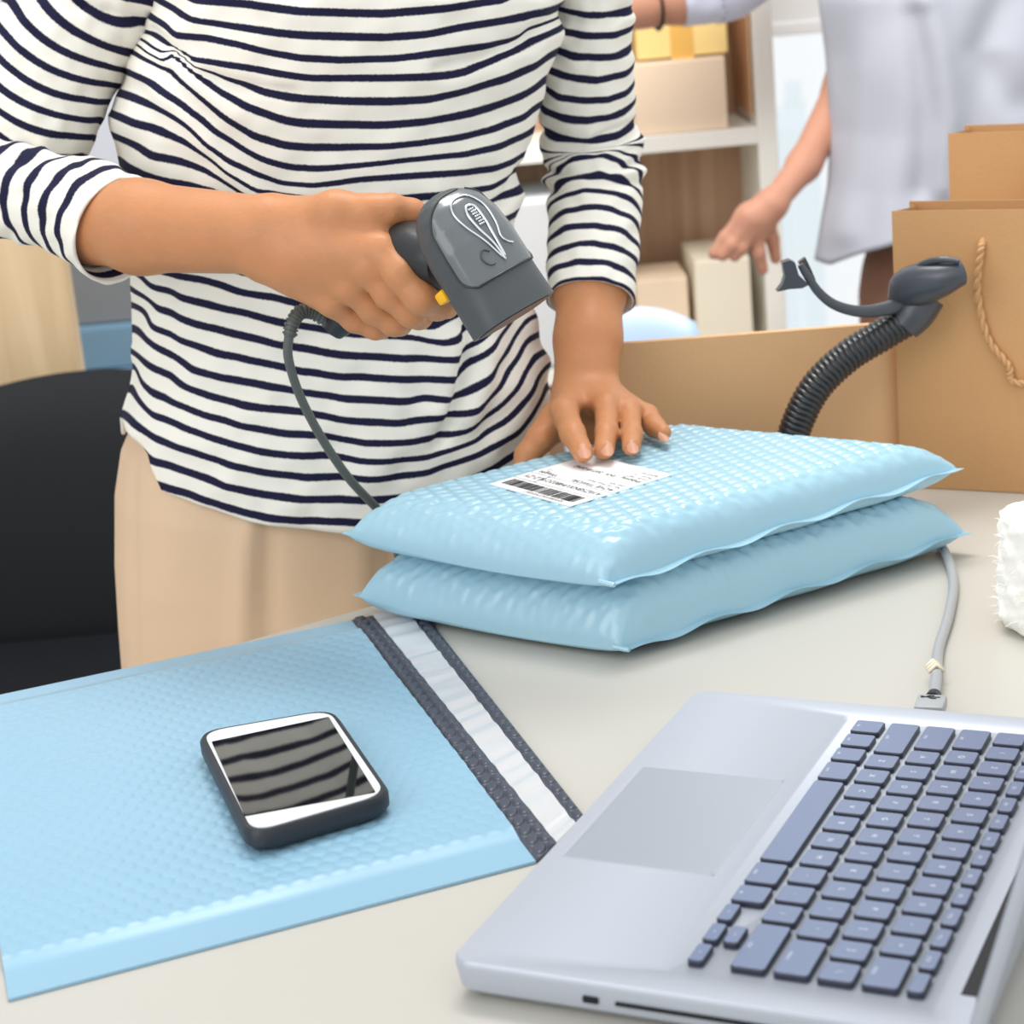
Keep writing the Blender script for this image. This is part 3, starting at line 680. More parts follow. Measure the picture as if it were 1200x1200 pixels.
# top panel: raised lighter shell ending in a curved seam
pa_, pts_ = np.linspace(math.radians(18), math.radians(162), 30), np.linspace(-.046, .021, 40)
V = []; 
for t in pts_:
    k = math.sqrt(max(.03, 1 - (max(0, -.024 - t) / .0225) ** 2)); kk = 1 - .34 * max(0, (t - .006) / .015) ** 3.2
    for g in pa_: V.append(hpt(t, math.pi / 2 + (g - math.pi / 2) * k * kk, 1.045, .0006))
Fc = grid_faces(40, 30, False); nvp = len(V)
MB().add(V, Fc).build('top_panel', M['gun_lt'], sc, True)
seam_c = [V[j] for j in range(0, 30)] + [V[i * 30 + 29] for i in range(1, 40)] + [V[39 * 30 + j] for j in range(28, -1, -1)] + [V[i * 30] for i in range(38, 0, -1)]
MB().add(*tube(np.array(seam_c), .0008, 6)).build('panel_seam', M['gun_dk'], sc, True)
def ptop(t, s): # point on the panel; s sideways metres
    hw, hh = hsec(t); ca = np.clip(s / (hw * 1.045), -.98, .98); ang = math.acos(np.sign(ca) * abs(ca) ** (1 / .75)); return hpt(t, ang, 1.045, .0012)
loop1 = catmull([ptop(*q) for q in ((.012, -.0005), (-.004, -.006), (-.018, -.0115), (-.030, -.0125), (-.038, -.008), (-.040, 0), (-.037, .007), (-.026, .0115), (-.012, .010), (-.002, .007), (.003, .009), (.006, .0135))], 90)
loop2 = catmull([ptop(*q) for q in ((.014, .0005), (0, -.001), (-.013, -.0045), (-.025, -.005), (-.031, -.001), (-.029, .004), (-.018, .004), (-.006, .0025), (.012, .0015))], 70)
for l_, r_ in ((loop1, .0007), (loop2, .0009)): MB().add(*tube(l_, r_, 6)).build('chrome_trim', M['chrome'], sc, True)
arc = catmull([ptop(*q) for q in ((.004, -.007), (.001, -.011), (.006, -.0145), (.012, -.012), (.013, -.008))], 30)
MB().add(*tube(arc, .0005, 6)).build('swirl_mark', M['gun'], sc, True)
dots = MB()
for i in range(7):
    for j in (-1, 0, 1): dots.add(*rbox(ptop(-.028 + i * .0021, j * .0016 + (.0006 if i % 2 else 0)), (.0013, .0013, .0013), .0004, np.array([a_, w_, n_v])))
dots.build('grip_dots', M['chrome'], sc)
# handle: curved oval grip
HD = [((526, 306), 1.238, 40), ((507, 301), 1.246, 41), ((476, 290), 1.262, 36), ((446, 316), 1.283, 24), ((420, 350), 1.296, 23), ((402, 374), 1.300, 21), ((390, 388), 1.302, 15)]
W = np.array([list(PY(p[0], p[1], Y)) + [m_px(PY(p[0], p[1], Y), r)] for p, Y, r in HD]); Wc = catmull(W, 50)
MB().add(*tube(Wc[:, :3], Wc[:, 3], 28, True, Wc[:, 3] * .85)).build('handle', M['gun_dk'], sc, True, 50)
tr = PY(523, 346, 1.219); MB().add(*rbox(tr, (.011, .010, .008), .002, np.array([w_, n_v, a_]))).build('trigger', M['yellow'], sc, True, 40)
# cable: ribbed strain relief then cord down behind the mailers
sr_p = catmull([PY(384, 376, 1.300), PY(366, 366, 1.298), PY(352, 366, 1.294), PY(343, 378, 1.290), PY(339, 394, 1.287)], 160)
MB().add(*tube(sr_p, .0040 + .0010 * (np.sin(np.arange(160) * .55) > 0), 12)).build('strain_relief', M['cable'], sc, True, 40)
cb = catmull([PY(339, 390, 1.288), PY(338, 420, 1.292), PY(352, 465, 1.308), PY(378, 515, 1.33), PY(410, 562, 1.355), PY(448, 604, 1.383), PY(464, 640, 1.39), PY(472, 700, 1.39), PY(476, 780, 1.39), PY(470, 880, 1.40)], 140)
MB().add(*tube(cb, .0031, 12)).build('cable', M['cable'], sc, True, 50)

# ------------------------------------------------------------------ the person in the striped shirt
pr = empty('person', (-.13, 1.55, 0), 'person in navy striped shirt and beige trousers scanning a parcel', 'person')
FS = 2400.
def pc_(x, y, Y, rp): p = PY(x, y, Y); return p, m_px(p, rp)
def chain_px(L): q = [pc_(*l) for l in L]; return chain([a for a, b in q], [b for a, b in q])
# right arm and hand on the scanner
core = chain_px([(-40, 208, 1.475, 32), (30, 232, 1.430, 40), (110, 258, 1.380, 48), (165, 266, 1.352, 53), (300, 275, 1.297, 46)])
wr = (318, 280, 1.292, 38)
kn = [(446, 294, 1.250, 20), (432, 315, 1.251, 18), (411, 337, 1.259, 17), (389, 355, 1.269, 16)]
for k_, q in enumerate(kn): core += chain_px([(318, 262 + k_ * 14, 1.290, 30), q])
core += chain_px([(330, 262, 1.290, 30), (395, 250, 1.268, 24), (436, 247, 1.262, 17)])
core += chain_px([(350, 300, 1.280, 38), (410, 300, 1.262, 28)])
core += chain_px([(430, 252, 1.264, 16), (448, 280, 1.262, 16)])
fing = [
    chain_px([(436, 247, 1.262, 19), (458, 245, 1.262, 17.5), (482, 250, 1.268, 16.5), (512, 262, 1.285, 14)]),
    chain_px([kn[0][:3] + (20,), (470, 322, 1.238, 20), (493, 349, 1.233, 19.5), (512, 358, 1.245, 17), (524, 360, 1.266, 14)]),
    chain_px([kn[1][:3] + (18,), (456, 344, 1.250, 18), (482, 366, 1.249, 17), (491, 370, 1.268, 15.5), (480, 369, 1.288, 14)]),
    chain_px([kn[2][:3] + (17,), (438, 363, 1.263, 17), (462, 378, 1.264, 15.5), (468, 379, 1.282, 14), (456, 378, 1.300, 13)]),
    chain_px([kn[3][:3] + (15,), (416, 374, 1.276, 15), (440, 384, 1.277, 13.5), (446, 384, 1.292, 12.5), (436, 383, 1.308, 11)])]
rh = sdf_mesh(core, .010, fing, .0045, .0014)
# left arm and hand on the parcel
z0 = UTOP + .0095
def tipY(x, y, z=z0): return PZ(x, y, z)[1]
core = chain_px([(692, 190, 1.60, 38), (692, 330, 1.530, 42), (689, 400, 1.495, 37), (687, 440, 1.478, 33), (687, 462, 1.468, 30)])
kl = [(661, 482, 0, 16), (711, 475, 0, 14.5), (738, 481, 0, 13), (759, 487, 0, 12)]
tp = [(683, 543), (708, 539), (740, 536), (777, 519)]
Yt = [tipY(x, y - 9) for x, y in tp]
kY = [Yt[0] + .050, Yt[1] + .055, Yt[2] + .052, Yt[3] + .030]
kl = [(k_[0], k_[1], kY[i], k_[3]) for i, k_ in enumerate(kl)]
for i, q in enumerate(kl): core += chain_px([(672 + i * 10, 462, 1.468, 20), q])
core += chain_px([(672, 468, 1.465, 20), (650, 498, 1.440, 16), (634, 515, 1.425, 14)])
core += chain_px([(690, 478, 1.463, 18), (696, 500, 1.458, 19), (742, 503, 1.462, 14)])
pip = [(671, 508, Yt[0] + .022, 14.5), (711, 507, Yt[1] + .020, 13.2), (740, 510, Yt[2] + .018, 12.2), (767, 500, Yt[3] + .012, 12)]
fing = [chain_px([kl[i], pip[i], (tp[i][0] - (pip[i][0] - tp[i][0]) * 0, tp[i][1] - 13 + (i == 3) * 1, Yt[i], (12.5, 12.3, 11.2, 10)[i])]) for i in range(4)]
fing.append(chain_px([(650, 490, 1.445, 17), (632, 515, 1.428, 15.5), (618, 534, 1.420, 14.5), (613, 548, 1.415, 12)]))
lh = sdf_mesh(core, .012, fing, .0045, .0014)
# torso, neck, head under the clothes and above the picture
def W3(x, y, Y): return PY(x, y, Y)
tor = [(np.array([-.13, 1.54, .86]), .07, np.array([-.12, 1.54, 1.0]), .07), (np.array([-.12, 1.54, 1.0]), .07, np.array([-.085, 1.54, 1.22]), .075), (np.array([-.19, 1.55, 1.285]), .035, np.array([.04, 1.555, 1.285]), .035), (np.array([-.075, 1.53, 1.28]), .055, np.array([-.07, 1.51, 1.40]), .048)]
hd = np.array([-.07, 1.49, 1.475])
tor += [(hd, .078, hd + np.array([0, .015, .055]), .083), (hd + np.array([0, -.03, -.06]), .045, hd + np.array([0, -.02, 0]), .065), (hd + np.array([0, -.082, .02]), .010, hd + np.array([0, -.098, -.015]), .013), (hd + np.array([-.083, .01, 0]), .012, hd + np.array([-.083, .015, .03]), .014), (hd + np.array([.083, .01, 0]), .012, hd + np.array([.083, .015, .03]), .014)]
up_r = [(np.array([-.21, 1.54, 1.28]), .036, PY(77, 37, 1.50), .034), (PY(77, 37, 1.50), .034, PY(-40, 205, 1.48), .022)]
up_l = [(np.array([.06, 1.555, 1.28]), .034, PY(692, 190, 1.60), .026)]
tr_ = sdf_mesh(tor + up_r + up_l, .02, [], .01, .006)
V, Fc = join_parts([rh, lh, tr_])
body = mesh('body', V, Fc, M['skin'], pr, True)
# facial features outside the picture, kept simple
for s in (-1, 1): MB().add(*lathe(hd + np.array([.03 * s, -.078, .028]), [(.002, -.008), (.009, -.004), (.011, 0), (.009, .004), (.002, .008)], 12)).build('eye', M['ink'], pr, True)
MB().add(*rbox(hd + np.array([0, -.080, -.042]), (.045, .008, .012), .004)).build('mouth', M['nail'], pr, True)
hv = sdf_mesh([(hd + np.array([0, .02, .03]), .092, hd + np.array([0, .03, .06]), .090), (hd + np.array([0, .075, .03]), .05, hd + np.array([0, .09, -.14]), .035)], .03, [], .01, .008)
V = hv[0].copy(); msk = (V[:, 1] < hd[1] - .045); V[msk, 2] = np.maximum(V[msk, 2], hd[2] + .06)
mesh('hair', V, hv[1], M['hair'], pr, True)
# nails of the left hand
for (x, y, Y, r, dx, dy) in ((685, 527, Yt[0], 9.5, .15, 1), (712, 524, Yt[1], 9.5, .05, 1), (742, 522, Yt[2], 8.5, .1, 1), (778, 510, Yt[3], 7.0, .55, 1)):
    p = PY(x, y, Y - .0086); rm = m_px(p, r); u_ = np.array([dx, -.75, -dy * .65]); u_ /= np.linalg.norm(u_); v_ = np.array([1, .1, 0]); v_ -= u_ * (u_ @ v_); v_ /= np.linalg.norm(v_); nn = np.cross(u_, v_); nn = nn if nn[1] < 0 else -nn
    Vn = []; gn = 10
    for i in range(gn):
        for j in range(gn):
            a1, b1 = i / (gn - 1) * 2 - 1, j / (gn - 1) * 2 - 1; sx = a1 * math.sqrt(1 - b1 * b1 / 2); sy = b1 * math.sqrt(1 - a1 * a1 / 2)
            Vn.append(p + v_ * sx * rm * .8 + u_ * sy * rm * 1.15 - nn * (sx * sx) * rm * .42 - nn * .0012)
    mesh('fingernail', Vn, grid_faces(gn, gn, False), M['nail'], pr, True)

# ---- striped shirt: lofted torso and two sleeves
STR = {
 0: [(227, 0), (295, 5), (353, 13), (400, 15), (450, 16), (520, 10), (590, 0)],
 1: [(209, 15), (225, 23), (260, 30), (307, 36), (353, 41), (400, 43), (450, 44), (497, 41), (543, 31), (590, 24), (637, 17), (658, 14)],
 2: [(192, 29), (206, 42), (241, 43), (283, 52), (318, 62), (353, 68), (400, 71), (427, 70), (462, 69), (508, 62), (567, 55), (602, 49), (618, 42)],
 3: [(211, 65), (225, 72), (260, 76), (295, 80), (330, 86), (365, 91), (400, 91), (450, 91), (520, 89), (543, 85), (578, 70), (613, 54), (652, 33)],
 4: [(281, 98), (307, 108), (342, 114), (400, 118), (450, 119), (497, 117), (543, 106), (590, 92), (625, 78), (639, 68)],
 5: [(176, 38), (197, 58), (218, 77), (237, 93), (260, 108), (295, 126), (330, 139), (353, 144), (400, 146), (450, 147), (497, 143), (543, 134), (578, 126), (613, 112), (632, 99)],
 6: [(164, 60), (183, 72), (204, 89), (230, 110), (260, 135), (295, 159), (330, 170), (365, 173), (400, 173), (450, 172), (497, 168), (543, 161), (578, 152), (613, 138), (626, 127)],
 7: [(146, 82), (171, 91), (195, 106), (225, 133), (251, 154), (283, 175), (307, 187), (342, 197), (377, 198), (400, 196), (427, 194), (473, 188), (543, 181), (590, 170), (618, 156)],
 8: [(134, 106), (157, 115), (185, 126), (218, 145), (241, 168), (265, 187), (295, 203), (330, 216), (365, 218), (400, 213), (415, 210), (473, 206), (543, 202), (578, 198), (604, 189)],
 9: [(133, 134), (160, 145), (190, 154), (218, 166), (241, 182), (265, 201), (302, 225), (400, 236), (473, 233), (543, 226), (578, 220), (608, 200)],
 10: [(142, 163), (164, 174), (181, 183), (213, 190), (241, 200), (260, 210), (281, 224), (330, 250), (400, 262), (473, 260), (543, 252), (600, 225)],
 11: [(150, 195), (171, 205), (197, 213), (251, 223), (330, 272), (400, 288), (473, 286), (543, 278), (600, 252)],
 12: [(150, 235), (200, 258), (260, 280), (330, 300), (400, 315), (473, 314), (543, 306), (600, 285)],
 13: [(150, 282), (200, 300), (250, 310), (287, 319), (332, 329), (400, 345), (480, 352), (540, 335), (600, 310)],
 14: [(155, 308), (202, 322), (242, 329), (287, 343), (321, 348), (350, 356), (420, 372), (489, 382), (505, 385), (534, 368), (600, 325)],
 15: [(166, 323), (177, 335), (229, 354), (276, 364), (321, 376), (377, 386), (412, 391), (457, 392), (487, 395), (516, 402), (534, 399), (547, 388), (600, 345)],
 16: [(172, 349), (182, 362), (220, 376), (265, 389), (321, 402), (355, 409), (400, 416), (457, 419), (545, 421), (551, 408), (575, 384), (606, 358)],
 17: [(163, 362), (177, 382), (209, 399), (254, 413), (310, 426), (355, 436), (400, 442), (457, 443), (542, 445), (551, 425), (581, 398), (606, 371)],
 18: [(161, 389), (182, 407), (200, 418), (224, 433), (265, 443), (321, 453), (355, 460), (400, 467), (480, 470), (496, 465), (534, 470), (570, 443), (604, 407), (618, 373)],
 19: [(161, 415), (177, 429), (202, 446), (242, 464), (287, 475), (355, 483), (400, 493), (469, 496), (502, 490), (556, 483), (588, 454), (615, 411), (622, 398)],
 20: [(160, 429), (166, 447), (178, 460), (204, 473), (242, 487), (287, 500), (332, 508), (377, 510), (400, 516), (430, 519), (480, 518), (547, 507), (581, 484), (606, 456), (624, 420)],
 21: [(154, 456), (161, 465), (178, 487), (206, 497), (242, 510), (276, 523), (321, 532), (389, 535), (424, 541), (502, 537), (559, 517), (592, 494), (617, 467), (635, 429)],
 22: [(150, 490), (179, 514), (220, 527), (265, 543), (310, 554), (355, 559), (400, 559), (435, 561), (502, 553), (559, 532), (604, 508), (626, 483), (643, 452)]}
XS = np.arange(90, 711, 4.); COL = []
for x in XS:
    ns_, ys_ = [], []
    for k_, pts in STR.items():
        P = np.array(pts, float)
        if x < P[0, 0] - 60 and k_ in (4,): continue
        y = np.interp(x, P[:, 0], P[:, 1])
        if x < P[0, 0]: y += (x - P[0, 0]) * .6
        if x > P[-1, 0]: y -= (x - P[-1, 0]) * .6
        if k_ == 4 and x < 281: continue
        if k_ == 2 and x > 618: continue
        ns_.append(k_); ys_.append(y)
    ys_ = np.maximum.accumulate(np.array(ys_) + np.arange(len(ys_)) * .01)
    keep = np.concatenate([[True], np.diff(ys_) > .5]); COL.append((np.array(ns_)[keep], ys_[keep]))
YS = np.arange(-420, 700, 2.); GRID = np.zeros((len(XS), len(YS)))
for i, (n_, y_) in enumerate(COL):
    v = np.interp(YS, y_, n_); v = np.where(YS < y_[0], n_[0] - (y_[0] - YS) / 27., v); v = np.where(YS > y_[-1], n_[-1] + (YS - y_[-1]) / 26., v); GRID[i] = v
kk = np.array([.25, .5, .25]); G2 = GRID.copy(); G2[1:-1] = .25 * GRID[:-2] + .5 * GRID[1:-1] + .25 * GRID[2:]; GRID = G2
def stripe_at(px, py):
    fx = np.clip((px - XS[0]) / 4, 0, len(XS) - 1.001); fy = np.clip((py - YS[0]) / 2, 0, len(YS) - 1.001); i = fx.astype(int); j = fy.astype(int); a, b2 = fx - i, fy - j
    return GRID[i, j] * (1 - a) * (1 - b2) + GRID[i + 1, j] * a * (1 - b2) + GRID[i, j + 1] * (1 - a) * b2 + GRID[i + 1, j + 1] * a * b2
def seg_dist(px, py, line):
    D = np.full(px.shape, 1e9)
    for (x0, y0), (x1, y1) in zip(line[:-1], line[1:]):
        dx, dy = x1 - x0, y1 - y0; t = np.clip(((px - x0) * dx + (py - y0) * dy) / (dx * dx + dy * dy), 0, 1); D = np.minimum(D, np.hypot(px - x0 - t * dx, py - y0 - t * dy))
    return D
PHI = math.radians(16)
uax = np.array([math.cos(PHI), math.sin(PHI), 0]); nax = np.array([math.sin(PHI), -math.cos(PHI), 0])
def body_loft(rows, hem, nu, nt, top, e=.85, yback=None):
    Rw = np.array(rows, float); th = np.linspace(0, 2 * np.pi, nu, endpoint=False)
    V = np.zeros((nt, nu, 3)); N = np.zeros((nt, nu, 3)); CT = np.cos(th)
    for j, g in enumerate(th):
        c = math.cos(g); s = math.sin(g); cc = math.copysign(abs(c) ** e, c); ss = math.copysign(abs(s) ** e, s)
        yh = hem(cc, ss)
        for i in range(nt):
            y = top + (yh - top) * i / (nt - 1)
            l, r, Yc, d = [np.interp(y, Rw[:, 0], Rw[:, k]) for k in (1, 2, 3, 4)]
            Lp, Rp = PY(l, y, Yc), PY(r, y, Yc); mid = (Lp + Rp) / 2; a = (Rp[0] - Lp[0]) / 2 / math.sqrt(math.cos(PHI) ** 2 + (d / max((Rp[0] - Lp[0]) / 2, .01) * math.sin(PHI)) ** 2)
            V[i, j] = mid + uax * a * cc + nax * d * ss + np.array([0, 0, (Rp[2] - Lp[2]) / 2 * cc]); N[i, j] = uax * cc * d + nax * ss * a
    N /= np.linalg.norm(N, axis=-1)[..., None] + 1e-9
    return V, N, th
rows = [(-345, 345, 510, 1.53, .055), (-300, 250, 600, 1.53, .07), (-230, 195, 645, 1.53, .095), (-120, 182, 656, 1.53, .115), (0, 180, 662, 1.525, .122), (60, 163, 649, 1.525, .118), (130, 136, 630, 1.525, .112), (200, 149, 609, 1.525, .108), (260, 154, 602, 1.525, .106), (330, 160, 614, 1.525, .11), (430, 163, 638, 1.53, .118), (455, 156, 642, 1.53, .12), (480, 148, 645, 1.53, .121), (600, 158, 645, 1.53, .123)]
def hem_fn(c, s):
    if s < -.15: return 500
    return float(np.interp(c, [-1, -.93, -.9, -.55, -.2, 0, .3, .6, .85, 1], [478, 500, 534, 560, 574, 577, 566, 540, 515, 480]))
V, N, th = body_loft(rows, hem_fn, 240, 190, -345)
px, py = proj(V); front = (np.sin(th)[None, :] > -.1) * 1.0
D = np.zeros(px.shape)
for line, amp, w in (([(176, 38), (225, 85), (281, 100), (345, 108)], -.006, 8), ([(185, 58), (240, 108), (300, 150)], .004, 14), ([(150, 70), (215, 130), (265, 190), (310, 235)], .004, 14), ([(200, 88), (255, 160), (305, 212), (350, 260)], -.005, 12), ([(668, 10), (618, 46), (560, 70), (510, 80)], -.005, 9), ([(650, 40), (580, 85), (520, 100)], .003, 14),
                     ([(550, 380), (549, 420), (538, 470), (515, 520)], -.008, 7), ([(575, 370), (572, 420), (560, 480)], .005, 14), ([(520, 400), (525, 440), (510, 480)], .004, 14), ([(612, 195), (592, 230), (565, 262)], -.005, 6), ([(604, 228), (585, 262), (570, 300)], .004, 8), ([(615, 345), (600, 420), (570, 500)], -.004, 12), ([(640, 420), (620, 470), (585, 520)], .003, 10), ([(195, 330), (200, 420), (190, 480)], -.003, 12), ([(360, 400), (390, 490), (400, 560)], -.003, 20), ([(470, 420), (465, 500), (440, 565)], .003, 20), ([(300, 240), (420, 255), (560, 240)], -.004, 14), ([(330, 20), (350, 120)], .004, 40), ([(520, 10), (505, 100)], .004, 40)):
    D += amp * np.exp(-(seg_dist(px, py, line) / w) ** 2)
D += .0022 * noise2(px / 34, py / 26, 1) + .0012 * noise2(px / 15, py / 19, 4)
V = V + N * (D * front)[..., None]
st_t = stripe_at(px, py)
nt, nu = V.shape[:2]
# turned-up hem inside
inner = V[-1] - N[-1] * .003; inner2 = V[-12] - N[-12] * .004
VV = np.concatenate([V.reshape(-1, 3), inner, inner2]); sa = np.concatenate([st_t.ravel(), np.full(nu, 22.5), np.full(nu, 22.5)])
parts = [(VV, grid_faces(nt + 2, nu, True), sa)]
def sleeve(ctrl, nrings, ns, wr_fn=None, cuff=True):
    Wp = np.array([list(PY(x, y, Y)) + [m_px(PY(x, y, Y), r), n] for x, y, Y, r, n in ctrl]); A = catmull(Wp, nrings)
    T, Nn, B = frames(A[:, :3]); ang = np.linspace(0, 2 * np.pi, ns, endpoint=False)
    V = A[:, None, :3] + A[:, 3][:, None, None] * (np.cos(ang)[None, :, None] * Nn[:, None] + np.sin(ang)[None, :, None] * B[:, None])
    Nrm = np.cos(ang)[None, :, None] * Nn[:, None] + np.sin(ang)[None, :, None] * B[:, None]
    px, py = proj(V); d = .0014 * noise2(px / 18, py / 14, 2) + .001 * noise2(px / 9, py / 22, 5); sh = np.zeros(px.shape)
    if wr_fn: dd, sh = wr_fn(px, py); d = d + dd
    V = V + Nrm * d[..., None]; S = np.repeat(A[:, 4][:, None], ns, 1) + sh
    V = V.reshape(-1, 3); S = S.ravel(); n = nrings
    if cuff:
        i1 = A[-1, :3] + (A[-1, 3] - .0022) * Nrm[-1]; i2 = A[-max(2, nrings // 6), :3] + (A[-1, 3] - .004) * Nrm[-max(2, nrings // 6)]
        V = np.concatenate([V, i1, i2]); S = np.concatenate([S, np.full(ns, A[-1, 4] - .4), np.full(ns, A[-1, 4] - 1.2)]); n += 2
    return V, grid_faces(n, ns, True), S
def wr_up(px, py):
    D = np.zeros(px.shape)
    for line, amp, w in (([(187, 30), (150, 22), (100, 5)], -.004, 6), ([(175, 45), (130, 45), (60, 20)], .002, 12), ([(125, 120), (70, 110), (10, 70)], -.002, 14)): D += amp * np.exp(-(seg_dist(px, py, line) / w) ** 2)
    q = np.clip(((px - 80) * .863 + (py - 45) * .505) / 82, -1, 1)
    return D, .40 - .85 * (1 - q * q) + .25 * np.exp(-(np.hypot(px - 170, py - 30) / 25) ** 2)
parts.append(sleeve([(205, -215, 1.535, 88, -8.5), (160, -105, 1.52, 88, -3.6), (113, -13, 1.507, 86, .35), (76, 45, 1.498, 82, 2.75), (45, 112, 1.49, 80, 5.8), (24, 158, 1.485, 77, 8.0), (-5, 200, 1.48, 60, 9.8), (-20, 225, 1.475, 22, 10.6)], 120, 96, wr_up, False))
def wr_lo(px, py):
    D = np.zeros(px.shape)
    for line, amp, w in (([(100, 172), (60, 178), (0, 192)], -.004, 8), ([(60, 205), (50, 240)], .001, 12)): D += amp * np.exp(-(seg_dist(px, py, line) / w) ** 2)
    return D, 0 * px
parts.append(sleeve([(-75, 190, 1.482, 40, -3.6), (-40, 205, 1.470, 60, -2.2), (20, 225, 1.438, 58, 0), (50, 230, 1.422, 58, 1), (76, 237, 1.408, 60, 2), (101, 248, 1.393, 63, 3), (122, 259, 1.380, 65, 4), (141, 270, 1.368, 67, 4.75)], 90, 90, wr_lo, True))
def wr_left(px, py):
    D = np.zeros(px.shape)
    for line, amp, w in (([(628, 150), (680, 172), (750, 140)], -.0035, 5), ([(640, 175), (700, 188), (755, 160)], .0035, 6), ([(636, 200), (700, 208), (757, 185)], -.004, 5), ([(640, 212), (690, 207), (755, 200)], .003, 5), ([(640, 225), (690, 214), (755, 214)], -.003, 5), ([(655, 20), (700, 32), (735, 10)], -.003, 6), ([(680, 45), (740, 20)], .002, 8)): D += amp * np.exp(-(seg_dist(px, py, line) / w) ** 2)
    return D, 0 * px
parts.append(sleeve([(668, -215, 1.55, 78, -11), (690, -110, 1.552, 58, -6), (694, -20, 1.56, 48, -2.2), (692, 26, 1.566, 49, 0), (689, 71, 1.575, 54, 2), (688, 115, 1.586, 57, 4), (691, 163, 1.597, 58, 6), (696, 200, 1.592, 59, 8), (697, 236, 1.575, 56, 10), (696, 271, 1.558, 54, 12), (694, 311, 1.540, 52.5, 14), (692, 352, 1.522, 52, 16)], 170, 84, wr_left, True))
Vs = []; Fs = []; Ss = []; n = 0
for v, f, s in parts: Vs.append(v); Fs += [tuple(i + n for i in q) for q in f]; Ss.append(s); n += len(v)
mesh('shirt', np.concatenate(Vs), Fs, M['shirt'], pr, True, {'stripe': np.concatenate(Ss)})
# trousers
rows = [(440, 184, 622, 1.535, .098), (480, 166, 630, 1.535, .103), (520, 150, 638, 1.535, .110), (570, 143, 643, 1.535, .117), (650, 143, 640, 1.535, .116), (720, 147, 634, 1.535, .112), (800, 153, 625, 1.535, .106), (960, 168, 610, 1.535, .10)]
V, N, th = body_loft(rows, lambda c, s: 960, 160, 120, 440, .8)
px, py = proj(V); D = np.zeros(px.shape)
for line, amp, w in (([(298, 560), (296, 600), (288, 660), (283, 760)], .006, 15), ([(306, 562), (312, 620), (316, 760)], -.004, 12), ([(457, 570), (456, 640), (455, 720)], -.007, 9), ([(430, 570), (425, 700)], .003, 20), ([(200, 560), (190, 700)], .002, 30), ([(160, 490), (156, 600), (160, 780)], -.0025, 5)): D += amp * np.exp(-(seg_dist(px, py, line) / w) ** 2)
V = V + N * (D * (np.sin(th)[None, :] > -.1))[..., None]
nt, nu = V.shape[:2]; pt_ = [(V.reshape(-1, 3), grid_faces(nt, nu, True) + [tuple((nt - 1) * nu + j for j in range(nu))])]
zc = V[-1, :, 2].mean(); cx0 = V[-1, :, 0].mean(); cy0 = V[-1, :, 1].mean()
for s in (-1, 1):
    c_ = [np.array([cx0 + uax[0] * .068 * s, cy0 + uax[1] * .068 * s, zc + .05]), np.array([cx0 + uax[0] * .072 * s, cy0 + .01 + uax[1] * .07 * s, .45]), np.array([cx0 + uax[0] * .075 * s, cy0 + .02 + uax[1] * .07 * s, .06])]
    pt_.append(tube(catmull(c_, 20), np.interp(np.linspace(0, 1, 20), [0, .5, 1], [.078, .068, .055]), 24))
Vt, Ft = join_parts(pt_); mesh('trousers', Vt, Ft, M['pants'], pr, True)
sm = catmull([PY(158, 497, 1.49), PY(151, 560, 1.50), PY(149, 640, 1.50), PY(153, 715, 1.50), PY(158, 790, 1.50)], 40)
for s in (-1, 1):
    f0 = np.array([cx0 + .075 * s, cy0 + .02 + uax[1] * .07 * s, .035])
    MB().add(*rbox(f0 + nax * .05 + np.array([0, 0, .0]), (.085, .23, .07), .03, rot_z(PHI), 4)).build('shoe', M['shoe'], pr, True, 60)

# ------------------------------------------------------------------ second person
YB = 2.55
p2 = empty('person', (.62, YB + .05, 0), 'person in white shirt reaching towards the shelf behind the kraft bags', 'person')
rows = [(-330, 1060, 1200, YB, .06), (-260, 1000, 1260, YB, .08), (-150, 968, 1290, YB, .11), (0, 962, 1300, YB, .125), (60, 970, 1300, YB, .125), (150, 976, 1300, YB, .12), (215, 972, 1300, YB, .12), (330, 952, 1310, YB, .13)]
PHI_keep = PHI
V, N, th = body_loft(rows, lambda c, s: float(np.interp(c, [-1, -.85, -.6, -.4, 0, 1], [303, 298, 287, 276, 272, 272])) - 36 * max(s, 0), 150, 90, -330, .8)
px, py = proj(V)
D = .006 * np.sin(px / 21 + py / 160 + 1.2 * noise2(px / 60, py / 90, 2)) * np.clip((py + 200) / 300, 0, 1)
for line, amp, w in (([(1085, 0), (1100, 60), (1112, 140), (1105, 220)], .014, 16), ([(1075, 20), (1085, 120), (1080, 220)], -.010, 16), ([(1020, 0), (1010, 150), (995, 270)], .008, 20), ([(1180, 0), (1150, 60), (1190, 120)], -.010, 20)): D += amp * np.exp(-(seg_dist(px, py, line) / w) ** 2)
V = V + N * (D * (np.sin(th)[None, :] > -.2))[..., None]; nt, nu = V.shape[:2]
mesh('shirt', np.concatenate([V.reshape(-1, 3), V[-1] - N[-1] * .004, V[-10] - N[-10] * .008]), grid_faces(nt + 2, nu, True), M['wshirt'], p2, True)
ra = chain_px([(1040, -230, 2.56, 50), (1025, -60, 2.62, 34), (992, 105, 2.61, 26), (942, 193, 2.53, 18.5), (906, 238, 2.48, 15)])
core = ra + chain_px([(904, 240, 2.48, 15), (880, 256, 2.475, 17), (872, 270, 2.475, 13)]) + chain_px([(904, 240, 2.48, 15), (890, 268, 2.48, 13)])
